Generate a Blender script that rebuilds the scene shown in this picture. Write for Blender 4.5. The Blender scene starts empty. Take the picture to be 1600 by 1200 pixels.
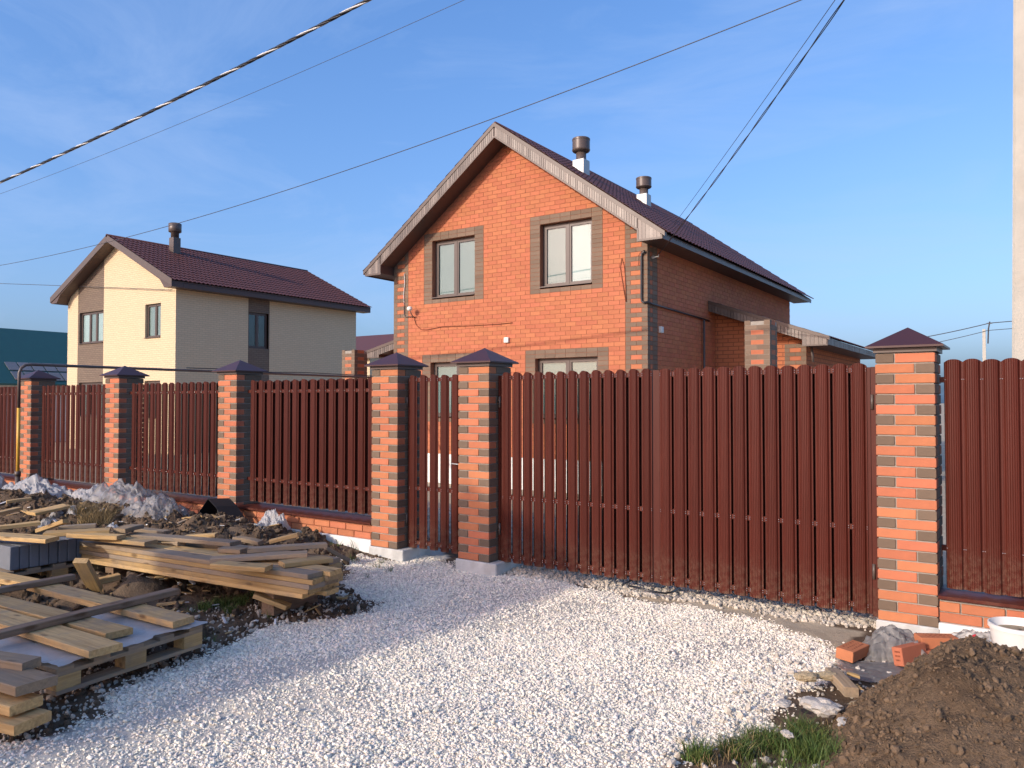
import bpy, bmesh, math, random
import numpy as np
from mathutils import Vector, Matrix, noise as mnoise
R = math.radians
rng = np.random.default_rng(7)
random.seed(7)
scene = bpy.context.scene
C = scene.collection

# ------------------------------------------------------------------ camera, sky, sun, exposure
EYE = Vector((0, 0, 1.6)); YAW = R(34.3); PITCH = R(1.333); FPX = 1202.0
cam_d = bpy.data.cameras.new('camera'); cam = bpy.data.objects.new('camera', cam_d); C.objects.link(cam)
cam.location = EYE; cam.rotation_euler = (math.pi/2 + PITCH, 0, YAW)
cam_d.sensor_width = 36; cam_d.lens = 36*FPX/1600; cam_d.clip_start = .05; cam_d.clip_end = 3000
scene.camera = cam
LX, LZ = .33, .405                        # sunlight travels along (LX, 1, -LZ)
SUN = Vector((-LX, -1, LZ)).normalized()
SUN_EL = math.asin(SUN.z); SUN_AZ = math.atan2(SUN.x, SUN.y)
world = bpy.data.worlds.new('World'); scene.world = world; world.use_nodes = True
wn = world.node_tree.nodes; wl = world.node_tree.links; wn.clear()
wo = wn.new('ShaderNodeOutputWorld'); bg = wn.new('ShaderNodeBackground'); sky = wn.new('ShaderNodeTexSky')
sky.sky_type = 'NISHITA'; sky.sun_disc = False; sky.sun_elevation = SUN_EL; sky.sun_rotation = SUN_AZ
sky.altitude = 0; sky.air_density = 1.0; sky.dust_density = 3.3; sky.ozone_density = 2.5
bg.inputs['Strength'].default_value = .15
# thin cirrus: a little whiter air in long wisps over the whole sky
tc = wn.new('ShaderNodeTexCoord'); mp = wn.new('ShaderNodeMapping'); mp.inputs['Scale'].default_value = (1.2, 2.6, 6.5); mp.inputs['Rotation'].default_value = (.2, .5, .4)
nz = wn.new('ShaderNodeTexNoise'); nz.inputs['Scale'].default_value = 1.6; nz.inputs['Detail'].default_value = 8; nz.inputs['Roughness'].default_value = .62; nz.inputs['Distortion'].default_value = .8
cr = wn.new('ShaderNodeValToRGB'); cr.color_ramp.elements[0].position = .45; cr.color_ramp.elements[1].position = .78
cr.color_ramp.elements[0].color = (0, 0, 0, 1); cr.color_ramp.elements[1].color = (.36, .36, .36, 1)
mx = wn.new('ShaderNodeMixRGB'); mx.inputs['Color2'].default_value = (3.0, 3.3, 3.7, 1)
wl.new(tc.outputs['Generated'], mp.inputs['Vector']); wl.new(mp.outputs[0], nz.inputs['Vector']); wl.new(nz.outputs['Fac'], cr.inputs['Fac'])
wl.new(cr.outputs['Color'], mx.inputs['Fac']); wl.new(sky.outputs['Color'], mx.inputs['Color1'])
# camera-like rendering of the sky's colour, the same for every direction
sp = wn.new('ShaderNodeSeparateColor'); cb = wn.new('ShaderNodeCombineColor'); wl.new(mx.outputs['Color'], sp.inputs[0])
for i_, (p_, k_) in enumerate(((1.06, .81), (.89, 1.155), (.76, 1.86))):
    pw = wn.new('ShaderNodeMath'); pw.operation = 'POWER'; pw.inputs[1].default_value = p_; wl.new(sp.outputs[i_], pw.inputs[0])
    ml = wn.new('ShaderNodeMath'); ml.operation = 'MULTIPLY'; ml.inputs[1].default_value = k_; wl.new(pw.outputs[0], ml.inputs[0]); wl.new(ml.outputs[0], cb.inputs[i_])
wl.new(cb.outputs[0], bg.inputs['Color']); wl.new(bg.outputs[0], wo.inputs['Surface'])
sd = bpy.data.lights.new('sun', 'SUN'); sd.energy = 2.6; sd.angle = R(.53); sd.color = (1, .92, .80)
so = bpy.data.objects.new('sun', sd); C.objects.link(so); so.rotation_euler = (-SUN).to_track_quat('-Z', 'Y').to_euler(); so.location = (-6, -20, 12)
vs = scene.view_settings; vs.view_transform = 'Standard'; vs.look = 'None'; vs.gamma = 1; vs.exposure = .42; vs.use_curve_mapping = False
try: scene.cycles.transparent_max_bounces = 16
except Exception: pass

# ------------------------------------------------------------------ measuring helpers: a point of the photo on a real plane
_F0 = Vector((-math.sin(YAW), math.cos(YAW), 0)); _R = Vector((math.cos(YAW), math.sin(YAW), 0)); _Z = Vector((0, 0, 1))
_F = _F0*math.cos(PITCH) + _Z*math.sin(PITCH); _U = _Z*math.cos(PITCH) - _F0*math.sin(PITCH)
def ray(x, y): return _F + _R*((x-800)/FPX) + _U*((600-y)/FPX)
def atZ(x, y, z): d = ray(x, y); return EYE + d*((z-EYE.z)/d.z)
def atY(x, y, Y): d = ray(x, y); return EYE + d*(Y/d.y)
def atX(x, y, X): d = ray(x, y); return EYE + d*(X/d.x)

# ------------------------------------------------------------------ materials
MATS = {}
def nd(nt, t, **kw):
    n = nt.nodes.new(t)
    for k, v in kw.items():
        if k in n.inputs: n.inputs[k].default_value = v
        else: setattr(n, k, v)
    return n
def pbr(name, col, rough=.7, var=.15, scale=6, bump=.0, bscale=60, metallic=0, spec=.5, rand=0, stretch=(1, 1, 1), col2=None, c2scale=2, c2lo=.5, c2hi=.7, coat=0, bdist=.01, hue=0, splash=None):
    m = bpy.data.materials.new(name); m.use_nodes = True; nt = m.node_tree; L = nt.links
    b = nt.nodes['Principled BSDF']
    b.inputs['Roughness'].default_value = rough; b.inputs['Metallic'].default_value = metallic
    b.inputs['Specular IOR Level'].default_value = spec; b.inputs['Coat Weight'].default_value = coat
    t = nd(nt, 'ShaderNodeTexCoord'); mp = nd(nt, 'ShaderNodeMapping', Scale=stretch); L.new(t.outputs['Object'], mp.inputs[0])
    n = nd(nt, 'ShaderNodeTexNoise', Scale=scale, Detail=6.0, Roughness=.6); L.new(mp.outputs[0], n.inputs['Vector'])
    base = nd(nt, 'ShaderNodeRGB'); base.outputs[0].default_value = (*col, 1); cur = base.outputs[0]
    if col2:
        n2 = nd(nt, 'ShaderNodeTexNoise', Scale=c2scale, Detail=7.0, Roughness=.65); L.new(mp.outputs[0], n2.inputs['Vector'])
        r = nd(nt, 'ShaderNodeMapRange'); r.inputs[1].default_value = c2lo; r.inputs[2].default_value = c2hi; L.new(n2.outputs['Fac'], r.inputs[0])
        mm = nd(nt, 'ShaderNodeMixRGB', Color2=(*col2, 1)); L.new(r.outputs[0], mm.inputs['Fac']); L.new(cur, mm.inputs['Color1']); cur = mm.outputs[0]
    mr = nd(nt, 'ShaderNodeMapRange'); mr.inputs[1].default_value = .25; mr.inputs[2].default_value = .75; mr.inputs[3].default_value = 1-var; mr.inputs[4].default_value = 1+var
    L.new(n.outputs['Fac'], mr.inputs[0]); val = mr.outputs[0]
    if rand:
        oi = nd(nt, 'ShaderNodeObjectInfo'); ge = nd(nt, 'ShaderNodeNewGeometry')
        ad = nd(nt, 'ShaderNodeMath', operation='ADD'); L.new(oi.outputs['Random'], ad.inputs[0]); L.new(ge.outputs['Random Per Island'], ad.inputs[1])
        fr = nd(nt, 'ShaderNodeMath', operation='FRACT'); L.new(ad.outputs[0], fr.inputs[0])
        r2 = nd(nt, 'ShaderNodeMapRange'); r2.inputs[3].default_value = 1-rand; r2.inputs[4].default_value = 1+rand; L.new(fr.outputs[0], r2.inputs[0])
        mu = nd(nt, 'ShaderNodeMath', operation='MULTIPLY'); L.new(val, mu.inputs[0]); L.new(r2.outputs[0], mu.inputs[1]); val = mu.outputs[0]
        if hue:
            hs = nd(nt, 'ShaderNodeHueSaturation'); f2 = nd(nt, 'ShaderNodeMath', operation='MULTIPLY'); f2.inputs[1].default_value = 7.31; L.new(fr.outputs[0], f2.inputs[0])
            f3 = nd(nt, 'ShaderNodeMath', operation='FRACT'); L.new(f2.outputs[0], f3.inputs[0])
            r3 = nd(nt, 'ShaderNodeMapRange'); r3.inputs[3].default_value = .5-hue; r3.inputs[4].default_value = .5+hue; L.new(f3.outputs[0], r3.inputs[0])
            L.new(r3.outputs[0], hs.inputs['Hue']); L.new(cur, hs.inputs['Color']); cur = hs.outputs[0]
    if splash:      # mud and dust thrown up on the lowest part
        sx_ = nd(nt, 'ShaderNodeSeparateXYZ'); L.new(t.outputs['Object'], sx_.inputs[0]); sr_ = nd(nt, 'ShaderNodeMapRange'); sr_.inputs[1].default_value = 0; sr_.inputs[2].default_value = .38; sr_.inputs[3].default_value = .6; sr_.inputs[4].default_value = 0; L.new(sx_.outputs[2], sr_.inputs[0])
        sn = nd(nt, 'ShaderNodeTexNoise', Scale=26.0, Detail=6.0, Roughness=.75); L.new(t.outputs['Object'], sn.inputs['Vector']); sq = nd(nt, 'ShaderNodeMapRange'); sq.inputs[1].default_value = .45; sq.inputs[2].default_value = .7; L.new(sn.outputs['Fac'], sq.inputs[0])
        sm2 = nd(nt, 'ShaderNodeMath', operation='MULTIPLY'); L.new(sr_.outputs[0], sm2.inputs[0]); L.new(sq.outputs[0], sm2.inputs[1]); mm = nd(nt, 'ShaderNodeMixRGB', Color2=(*splash, 1)); L.new(sm2.outputs[0], mm.inputs['Fac']); L.new(cur, mm.inputs['Color1']); cur = mm.outputs[0]
    vm = nd(nt, 'ShaderNodeVectorMath', operation='SCALE'); L.new(cur, vm.inputs[0]); L.new(val, vm.inputs['Scale']); L.new(vm.outputs[0], b.inputs['Base Color'])
    rr = nd(nt, 'ShaderNodeMapRange'); rr.inputs[3].default_value = max(0, rough-.08); rr.inputs[4].default_value = min(1, rough+.08); L.new(n.outputs['Fac'], rr.inputs[0]); L.new(rr.outputs[0], b.inputs['Roughness'])
    if bump:
        nb = nd(nt, 'ShaderNodeTexNoise', Scale=bscale, Detail=5.0, Roughness=.65); L.new(mp.outputs[0], nb.inputs['Vector'])
        bp = nd(nt, 'ShaderNodeBump', Strength=bump, Distance=bdist); L.new(nb.outputs['Fac'], bp.inputs['Height']); L.new(bp.outputs[0], b.inputs['Normal'])
    MATS[name] = m; return m
ORANGE = (.47, .165, .080)
pbr('brick_orange', ORANGE, .78, .09, 9, .25, 90, rand=.10, spec=.25, hue=.006)
pbr('brick_brown', (.165, .115, .078), .75, .10, 9, .25, 90, rand=.12, spec=.25)
pbr('brick_house', (.455, .160, .080), .8, .07, 7, .2, 80, rand=.08, spec=.2, hue=.005)
pbr('brick_house_brown', (.19, .135, .095), .78, .08, 7, .2, 80, rand=.12, spec=.2)
pbr('mortar_grey', (.31, .28, .235), .9, .15, 30, .4, 150)
pbr('mortar_red', (.30, .115, .06), .9, .12, 30, .3, 150)
pbr('fence_metal', (.080, .0165, .0098), .45, .12, 4, .05, 12, spec=.2, rand=.09, stretch=(3, 3, .5), col2=(.125, .042, .028), c2scale=1.6, c2lo=.52, c2hi=.9, splash=(.21, .15, .10))
pbr('cap_metal', (.055, .019, .017), .38, .1, 5, spec=.4, bump=.05, bscale=5)
pbr('roof_brown', (.105, .041, .033), .5, .14, 3, spec=.28)
pbr('trim_brown', (.098, .069, .055), .42, .12, 6, spec=.45)
pbr('soffit_brown', (.128, .102, .086), .42, .12, 8, spec=.6, rand=.22, metallic=.1)
pbr('soffit_dark', (.075, .045, .038), .5, .1, 6)
pbr('frame_brown', (.085, .06, .05), .42, .08, 10)
pbr('flue_metal', (.105, .078, .066), .42, .1, 8, metallic=.1, spec=.5)
pbr('galvanised', (.42, .42, .41), .45, .14, 10, metallic=.35)
pbr('concrete', (.55, .54, .50), .85, .14, 5, .4, 70, col2=(.42, .40, .36), c2scale=4)
pbr('plinth_white', (.78, .76, .70), .85, .10, 5, .3, 60)
pbr('pole_concrete', (.44, .415, .355), .85, .12, 4, .35, 50, col2=(.42, .38, .31), c2scale=3)
def wood(name, c_lo, c_hi, c_grey, greyness, rand=.16):
    m = bpy.data.materials.new(name); m.use_nodes = True; nt = m.node_tree; L = nt.links; b = nt.nodes['Principled BSDF']; b.inputs['Roughness'].default_value = .78; b.inputs['Specular IOR Level'].default_value = .25
    t = nd(nt, 'ShaderNodeTexCoord'); oi = nd(nt, 'ShaderNodeObjectInfo'); off = nd(nt, 'ShaderNodeVectorMath', operation='SCALE'); off.inputs[0].default_value = (17, 9, 13); L.new(oi.outputs['Random'], off.inputs['Scale'])
    ad = nd(nt, 'ShaderNodeVectorMath', operation='ADD'); L.new(t.outputs['Object'], ad.inputs[0]); L.new(off.outputs[0], ad.inputs[1])
    mp = nd(nt, 'ShaderNodeMapping', Scale=(1.1, 22, 22)); L.new(ad.outputs[0], mp.inputs[0])
    g = nd(nt, 'ShaderNodeTexNoise', Scale=2.2, Detail=6.0, Roughness=.65, Distortion=.35); L.new(mp.outputs[0], g.inputs['Vector'])
    r = nd(nt, 'ShaderNodeValToRGB'); e = r.color_ramp.elements; e[0].position = .3; e[0].color = (*c_lo, 1); e[1].position = .62; e[1].color = (*c_hi, 1); L.new(g.outputs['Fac'], r.inputs[0])
    mp2 = nd(nt, 'ShaderNodeMapping', Scale=(4.2, 12, 12)); L.new(ad.outputs[0], mp2.inputs[0])
    k = nd(nt, 'ShaderNodeTexVoronoi', Scale=1.0); L.new(mp2.outputs[0], k.inputs['Vector'])
    kr = nd(nt, 'ShaderNodeMapRange'); kr.inputs[1].default_value = .10; kr.inputs[2].default_value = .24; kr.inputs[3].default_value = .75; kr.inputs[4].default_value = 0; L.new(k.outputs['Distance'], kr.inputs[0])
    m1 = nd(nt, 'ShaderNodeMixRGB', Color2=(.09, .045, .02, 1)); L.new(kr.outputs[0], m1.inputs[0]); L.new(r.outputs[0], m1.inputs[1])
    w = nd(nt, 'ShaderNodeTexNoise', Scale=2.6, Detail=7.0, Roughness=.7); L.new(ad.outputs[0], w.inputs['Vector'])
    wr = nd(nt, 'ShaderNodeMapRange'); wr.inputs[1].default_value = .62-greyness*.35; wr.inputs[2].default_value = .82-greyness*.3; L.new(w.outputs['Fac'], wr.inputs[0])
    m2 = nd(nt, 'ShaderNodeMixRGB', Color2=(*c_grey, 1)); L.new(wr.outputs[0], m2.inputs[0]); L.new(m1.outputs[0], m2.inputs[1])
    rr = nd(nt, 'ShaderNodeMapRange'); rr.inputs[3].default_value = 1-rand; rr.inputs[4].default_value = 1+rand; L.new(oi.outputs['Random'], rr.inputs[0])
    vm = nd(nt, 'ShaderNodeVectorMath', operation='SCALE'); L.new(m2.outputs[0], vm.inputs[0]); L.new(rr.outputs[0], vm.inputs['Scale']); L.new(vm.outputs[0], b.inputs['Base Color'])
    bp = nd(nt, 'ShaderNodeBump', Strength=.5, Distance=.004); L.new(g.outputs['Fac'], bp.inputs['Height']); L.new(bp.outputs[0], b.inputs['Normal']); MATS[name] = m
wood('wood_fresh', (.34, .205, .08), (.56, .37, .16), (.29, .215, .135), .40, .2); wood('wood_grey', (.23, .16, .09), (.40, .285, .17), (.25, .20, .15), .7); wood('wood_dark', (.15, .092, .055), (.26, .17, .105), (.23, .175, .125), .5)
pbr('paver_grey', (.17, .18, .20), .85, .12, 10, .35, 90, rand=.1)
pbr('gravel_stone', (.80, .725, .595), .85, .10, 20, rand=.2, spec=.15, hue=.025)
pbr('pebble_stone', (.50, .44, .355), .85, .14, 20, .2, 60, rand=.25, spec=.25)
pbr('field_stone', (.48, .44, .38), .85, .18, 8, .5, 30, bdist=.02)
pbr('clod_soil', (.115, .080, .052), .95, .25, 20, .5, 60, rand=.3, spec=.15)
pbr('heap_soil', (.175, .118, .072), .95, .28, 9, .9, 95, col2=(.095, .062, .038), c2scale=4, c2lo=.45, c2hi=.7, spec=.1, bdist=.02)
pbr('clay_lump', (.42, .33, .20), .9, .2, 12, .6, 40, bdist=.02)
pbr('grass_blade', (.085, .125, .030), .6, .25, 10, rand=.5, spec=.3, hue=.035)
pbr('straw', (.24, .17, .075), .8, .2, 10, rand=.4)
pbr('cream_plain', (.76, .62, .40), .85, .05, 5)
pbr('green_roof', (.018, .085, .075), .45, .12, 3)
pbr('white_paint', (.75, .75, .73), .6, .08, 5)
pbr('pipe_brown', (.10, .075, .062), .45, .1, 8)
pbr('pipe_yellow', (.72, .42, .06), .45, .1, 8)
pbr('cable_black', (.016, .017, .02), .32, .1, 8, spec=.6)
pbr('cable_grey', (.60, .60, .58), .4, .1, 8)
pbr('wire_dark', (.05, .05, .055), .5, .1, 8)
pbr('rivet_steel', (.55, .5, .48), .3, 0, 8, metallic=.9)
pbr('bucket_white', (.76, .73, .67), .5, .06, 4, col2=(.50, .45, .37), c2scale=5, c2lo=.6, c2hi=.75)
pbr('sand_dry', (.34, .26, .16), .9, .2, 20, .4, 60)
pbr('felt_black', (.012, .012, .013), .8, .2, 10)
pbr('foam_orange', (.75, .36, .04), .8, .1, 10)
pbr('box_white', (.72, .70, .64), .6, .05, 6)
pbr('slate_mark', (.20, .055, .025), .9, .1, 10)
pbr('red_print', (.5, .03, .04), .5, .1, 6)

def shader_mat(name, build):
    m = bpy.data.materials.new(name); m.use_nodes = True; nt = m.node_tree; nt.nodes.clear()
    o = nt.nodes.new('ShaderNodeOutputMaterial'); nt.links.new(build(nt), o.inputs['Surface']); MATS[name] = m
def _glass(nt):
    f = nd(nt, 'ShaderNodeFresnel'); ge = nd(nt, 'ShaderNodeNewGeometry'); er = nd(nt, 'ShaderNodeMapRange'); er.inputs[3].default_value = 1.6; er.inputs[4].default_value = 1/1.6; nt.links.new(ge.outputs['Backfacing'], er.inputs[0]); nt.links.new(er.outputs[0], f.inputs['IOR']); g = nd(nt, 'ShaderNodeBsdfGlossy', Roughness=.02); t = nd(nt, 'ShaderNodeBsdfTransparent', Color=(.82, .88, .87, 1))
    mx = nd(nt, 'ShaderNodeMixShader'); nt.links.new(f.outputs[0], mx.inputs[0]); nt.links.new(t.outputs[0], mx.inputs[1]); nt.links.new(g.outputs[0], mx.inputs[2]); return mx.outputs[0]
shader_mat('window_glass', _glass)
def _film(tr, col):
    def f(nt):
        d = nd(nt, 'ShaderNodeBsdfDiffuse', Color=(*col, 1)); tl = nd(nt, 'ShaderNodeBsdfTranslucent', Color=(*col, 1)); g = nd(nt, 'ShaderNodeBsdfGlossy', Roughness=.3); t = nd(nt, 'ShaderNodeBsdfTransparent')
        fr = nd(nt, 'ShaderNodeFresnel', IOR=1.22)
        a = nd(nt, 'ShaderNodeMixShader'); a.inputs[0].default_value = .5; b = nd(nt, 'ShaderNodeMixShader'); c = nd(nt, 'ShaderNodeMixShader')
        n = nd(nt, 'ShaderNodeTexNoise', Scale=7.0, Detail=4.0); r = nd(nt, 'ShaderNodeMapRange'); r.inputs[3].default_value = max(0, tr-.2); r.inputs[4].default_value = min(1, tr+.2)
        L = nt.links; L.new(n.outputs['Fac'], r.inputs[0]); L.new(r.outputs[0], b.inputs[0])
        L.new(d.outputs[0], a.inputs[1]); L.new(tl.outputs[0], a.inputs[2]); L.new(a.outputs[0], b.inputs[1]); L.new(t.outputs[0], b.inputs[2])
        L.new(fr.outputs[0], c.inputs[0]); L.new(b.outputs[0], c.inputs[1]); L.new(g.outputs[0], c.inputs[2]); return c.outputs[0]
    return f
shader_mat('film_clear', _film(.62, (.72, .70, .68))); shader_mat('film_white', _film(.2, (.76, .75, .73))); shader_mat('film_grey', _film(.42, (.46, .45, .43)))
def curtain(name, col): pbr(name, col, .8, .05, 3)
curtain('blind_grey', (.33, .36, .35)); curtain('blind_reflection_white', (.66, .70, .70)); pbr('room_dark', (.05, .06, .065), .8, .1, 2)  # the white also serves as a painted sky reflection
def brick_tex(name, c1, c2, mortar, bw=.26, bh=.085):
    m = bpy.data.materials.new(name); m.use_nodes = True; nt = m.node_tree; L = nt.links; b = nt.nodes['Principled BSDF']; b.inputs['Roughness'].default_value = .85; b.inputs['Specular IOR Level'].default_value = .2
    t = nd(nt, 'ShaderNodeTexCoord'); s = nd(nt, 'ShaderNodeSeparateXYZ'); L.new(t.outputs['Object'], s.inputs[0])
    a = nd(nt, 'ShaderNodeMath', operation='ADD'); L.new(s.outputs[0], a.inputs[0]); L.new(s.outputs[1], a.inputs[1])
    c = nd(nt, 'ShaderNodeCombineXYZ'); L.new(a.outputs[0], c.inputs[0]); L.new(s.outputs[2], c.inputs[1])
    k = nd(nt, 'ShaderNodeTexBrick', Color1=(*c1, 1), Color2=(*c2, 1), Mortar=(*mortar, 1), Scale=1.0); k.inputs['Mortar Size'].default_value = .011; k.inputs['Brick Width'].default_value = bw; k.inputs['Row Height'].default_value = bh; k.inputs['Bias'].default_value = 0
    L.new(c.outputs[0], k.inputs['Vector']); L.new(k.outputs['Color'], b.inputs['Base Color'])
    bp = nd(nt, 'ShaderNodeBump', Strength=.6, Distance=.008); bp.invert = True; L.new(k.outputs['Fac'], bp.inputs['Height']); L.new(bp.outputs[0], b.inputs['Normal']); MATS[name] = m
brick_tex('brick_cream', (.66, .525, .34), (.62, .49, .315), (.52, .42, .28)); brick_tex('brick_annex', (.475, .165, .075), (.43, .145, .066), (.24, .09, .05), .27, .1); brick_tex('brick_taupe', (.20, .155, .115), (.17, .13, .10), (.13, .10, .08))

def ground_mat():
    m = bpy.data.materials.new('ground_soil'); m.use_nodes = True; nt = m.node_tree; L = nt.links; b = nt.nodes['Principled BSDF']; b.inputs['Roughness'].default_value = .95; b.inputs['Specular IOR Level'].default_value = .12
    t = nd(nt, 'ShaderNodeTexCoord'); n = nd(nt, 'ShaderNodeTexNoise', Scale=2.2, Detail=9.0, Roughness=.7); L.new(t.outputs['Object'], n.inputs['Vector'])
    r = nd(nt, 'ShaderNodeValToRGB'); e = r.color_ramp.elements; e[0].position = .32; e[0].color = (.075, .048, .031, 1); e[1].position = .68; e[1].color = (.19, .135, .088, 1); L.new(n.outputs['Fac'], r.inputs[0])
    n2 = nd(nt, 'ShaderNodeTexNoise', Scale=35.0, Detail=6.0, Roughness=.7); L.new(t.outputs['Object'], n2.inputs['Vector'])
    r2 = nd(nt, 'ShaderNodeValToRGB'); e = r2.color_ramp.elements; e[0].position = .3; e[0].color = (.47, .42, .345, 1); e[1].position = .7; e[1].color = (.66, .595, .50, 1); L.new(n2.outputs['Fac'], r2.inputs[0])
    r3 = nd(nt, 'ShaderNodeValToRGB'); e = r3.color_ramp.elements; e[0].position = .3; e[0].color = (.40, .315, .21, 1); e[1].position = .7; e[1].color = (.52, .43, .31, 1); L.new(n.outputs['Fac'], r3.inputs[0])
    at1 = nd(nt, 'ShaderNodeAttribute', attribute_name='gravel'); at2 = nd(nt, 'ShaderNodeAttribute', attribute_name='sandy')
    m1 = nd(nt, 'ShaderNodeMixRGB'); L.new(at1.outputs['Fac'], m1.inputs[0]); L.new(r.outputs[0], m1.inputs[1]); L.new(r2.outputs[0], m1.inputs[2])
    m2 = nd(nt, 'ShaderNodeMixRGB'); L.new(at2.outputs['Fac'], m2.inputs[0]); L.new(m1.outputs[0], m2.inputs[1]); L.new(r3.outputs[0], m2.inputs[2]); L.new(m2.outputs[0], b.inputs['Base Color'])
    bp = nd(nt, 'ShaderNodeBump', Strength=.7, Distance=.02); L.new(n2.outputs['Fac'], bp.inputs['Height']); L.new(bp.outputs[0], b.inputs['Normal']); MATS['ground_soil'] = m
ground_mat()

# ------------------------------------------------------------------ mesh helpers
class MB:
    def __init__(s): s.v = []; s.f = []
    def poly(s, pts):
        i = len(s.v); s.v += [tuple(p) for p in pts]; s.f.append(tuple(range(i, i+len(pts))))
    def box(s, x0, x1, y0, y1, z0, z1):
        i = len(s.v); s.v += [(x, y, z) for z in (z0, z1) for y in (y0, y1) for x in (x0, x1)]
        s.f += [tuple(i+k for k in q) for q in ((0, 2, 3, 1), (4, 5, 7, 6), (0, 1, 5, 4), (2, 6, 7, 3), (0, 4, 6, 2), (1, 3, 7, 5))]
    def prism(s, pts, d):          # closed solid: polygon pts swept by vector d
        n = len(pts); i = len(s.v); s.v += [tuple(p) for p in pts] + [tuple(Vector(p)+Vector(d)) for p in pts]
        s.f.append(tuple(range(i, i+n))); s.f.append(tuple(range(i+2*n-1, i+n-1, -1)))
        s.f += [(i+k, i+n+k, i+n+(k+1) % n, i+(k+1) % n) for k in range(n)]
    def bar(s, a, b, w, h, up=(0, 0, 1)):   # beam from a to b
        a = Vector(a); b = Vector(b); d = (b-a).normalized(); u = Vector(up); sx = d.cross(u)
        if sx.length < 1e-4: sx = d.cross(Vector((0, 1, 0)))
        sx.normalize(); u = sx.cross(d).normalized()
        s.prism([a+sx*w/2+u*h/2, a-sx*w/2+u*h/2, a-sx*w/2-u*h/2, a+sx*w/2-u*h/2], b-a)
    def tube(s, path, r, n=8, caps=True):
        path = [Vector(p) for p in path]; rings = []; ref = None
        for k, p in enumerate(path):
            d = (path[min(k+1, len(path)-1)] - path[max(k-1, 0)]).normalized()
            if ref is None: ref = d.cross(Vector((0, 0, 1))) if abs(d.z) < .95 else d.cross(Vector((1, 0, 0)))
            ref = (ref - d*ref.dot(d)).normalized(); w = d.cross(ref); rr = r[k] if isinstance(r, (list, tuple)) else r
            i = len(s.v); s.v += [tuple(p + (ref*math.cos(t)+w*math.sin(t))*rr) for t in [2*math.pi*j/n for j in range(n)]]; rings.append(i)
        for a, b in zip(rings, rings[1:]): s.f += [(a+j, a+(j+1) % n, b+(j+1) % n, b+j) for j in range(n)]
        if caps: s.f.append(tuple(rings[0]+j for j in range(n-1, -1, -1))); s.f.append(tuple(rings[-1]+j for j in range(n)))
    def lathe(s, prof, c, n=24, caps=True):  # prof list of (r, z)
        rings = []
        for r, z in prof:
            i = len(s.v); s.v += [(c[0]+r*math.cos(2*math.pi*j/n), c[1]+r*math.sin(2*math.pi*j/n), c[2]+z) for j in range(n)]; rings.append(i)
        for a, b in zip(rings, rings[1:]): s.f += [(a+j, a+(j+1) % n, b+(j+1) % n, b+j) for j in range(n)]
        if caps: s.f.append(tuple(rings[0]+j for j in range(n-1, -1, -1))); s.f.append(tuple(rings[-1]+j for j in range(n)))
    def mesh(s, name, mat=None, smooth=False):
        me = bpy.data.meshes.new(name); me.from_pydata(s.v, [], s.f); me.update()
        if mat: me.materials.append(MATS[mat])
        if smooth: me.polygons.foreach_set('use_smooth', [True]*len(me.polygons))
        return me
    def build(s, name, mat, parent=None, smooth=False): return link(name, s.mesh(name, mat, smooth), parent)
def link(name, data, parent=None, loc=None):
    o = bpy.data.objects.new(name, data); C.objects.link(o)
    if parent is not None: o.parent = parent
    if loc is not None: o.location = loc
    return o
def tag(o, label=None, cat=None, group=None, kind=None):
    if label: o['label'] = label
    if cat: o['category'] = cat
    if group: o['group'] = group
    if kind: o['kind'] = kind
    return o
def thing(name, label, cat, loc=(0, 0, 0), group=None, rz=0):
    o = link(name, None, None, loc); o.rotation_euler.z = rz; o.empty_display_size = .1; return tag(o, label, cat, group)
def copy_tree(o, parent=None):
    c = o.copy(); C.objects.link(c); c.parent = parent
    for ch in list(o.children): copy_tree(ch, c)
    return c
def bevel(me, w, seg=1):
    bm = bmesh.new(); bm.from_mesh(me); bmesh.ops.remove_doubles(bm, verts=bm.verts, dist=1e-5); bmesh.ops.recalc_face_normals(bm, faces=bm.faces)
    bmesh.ops.bevel(bm, geom=bm.edges[:], offset=w, segments=seg, affect='EDGES', profile=.6); bm.to_mesh(me); bm.free(); return me
def clip(poly, a, b, c):       # keep a*x + b*y + c >= 0 (2d)
    out = []
    for i, p in enumerate(poly):
        q = poly[(i+1) % len(poly)]; dp = a*p[0]+b*p[1]+c; dq = a*q[0]+b*q[1]+c
        if dp >= 0: out.append(p)
        if (dp >= 0) != (dq >= 0):
            t = dp/(dp-dq); out.append((p[0]+(q[0]-p[0])*t, p[1]+(q[1]-p[1])*t))
    return out
def area(p): return .5*sum(p[i][0]*p[(i+1) % len(p)][1]-p[(i+1) % len(p)][0]*p[i][1] for i in range(len(p)))
def wall_cells(u0, u1, v0, v1, holes, clips=()):
    us = sorted({u0, u1, *[h[0] for h in holes], *[h[1] for h in holes]}); vv = sorted({v0, v1, *[h[2] for h in holes], *[h[3] for h in holes]}); out = []
    for a, b in zip(us, us[1:]):
        for c, d in zip(vv, vv[1:]):
            m, n = (a+b)/2, (c+d)/2
            if any(h[0] < m < h[1] and h[2] < n < h[3] for h in holes): continue
            p = [(a, c), (b, c), (b, d), (a, d)]
            for k in clips: p = clip(p, *k) if p else p
            if len(p) > 2 and area(p) > 1e-4: out.append(p)
    return out
def fbm(x, y, z=0, o=4): return mnoise.fractal(Vector((x, y, z)), .9, 2.1, o, noise_basis='PERLIN_ORIGINAL')

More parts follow.
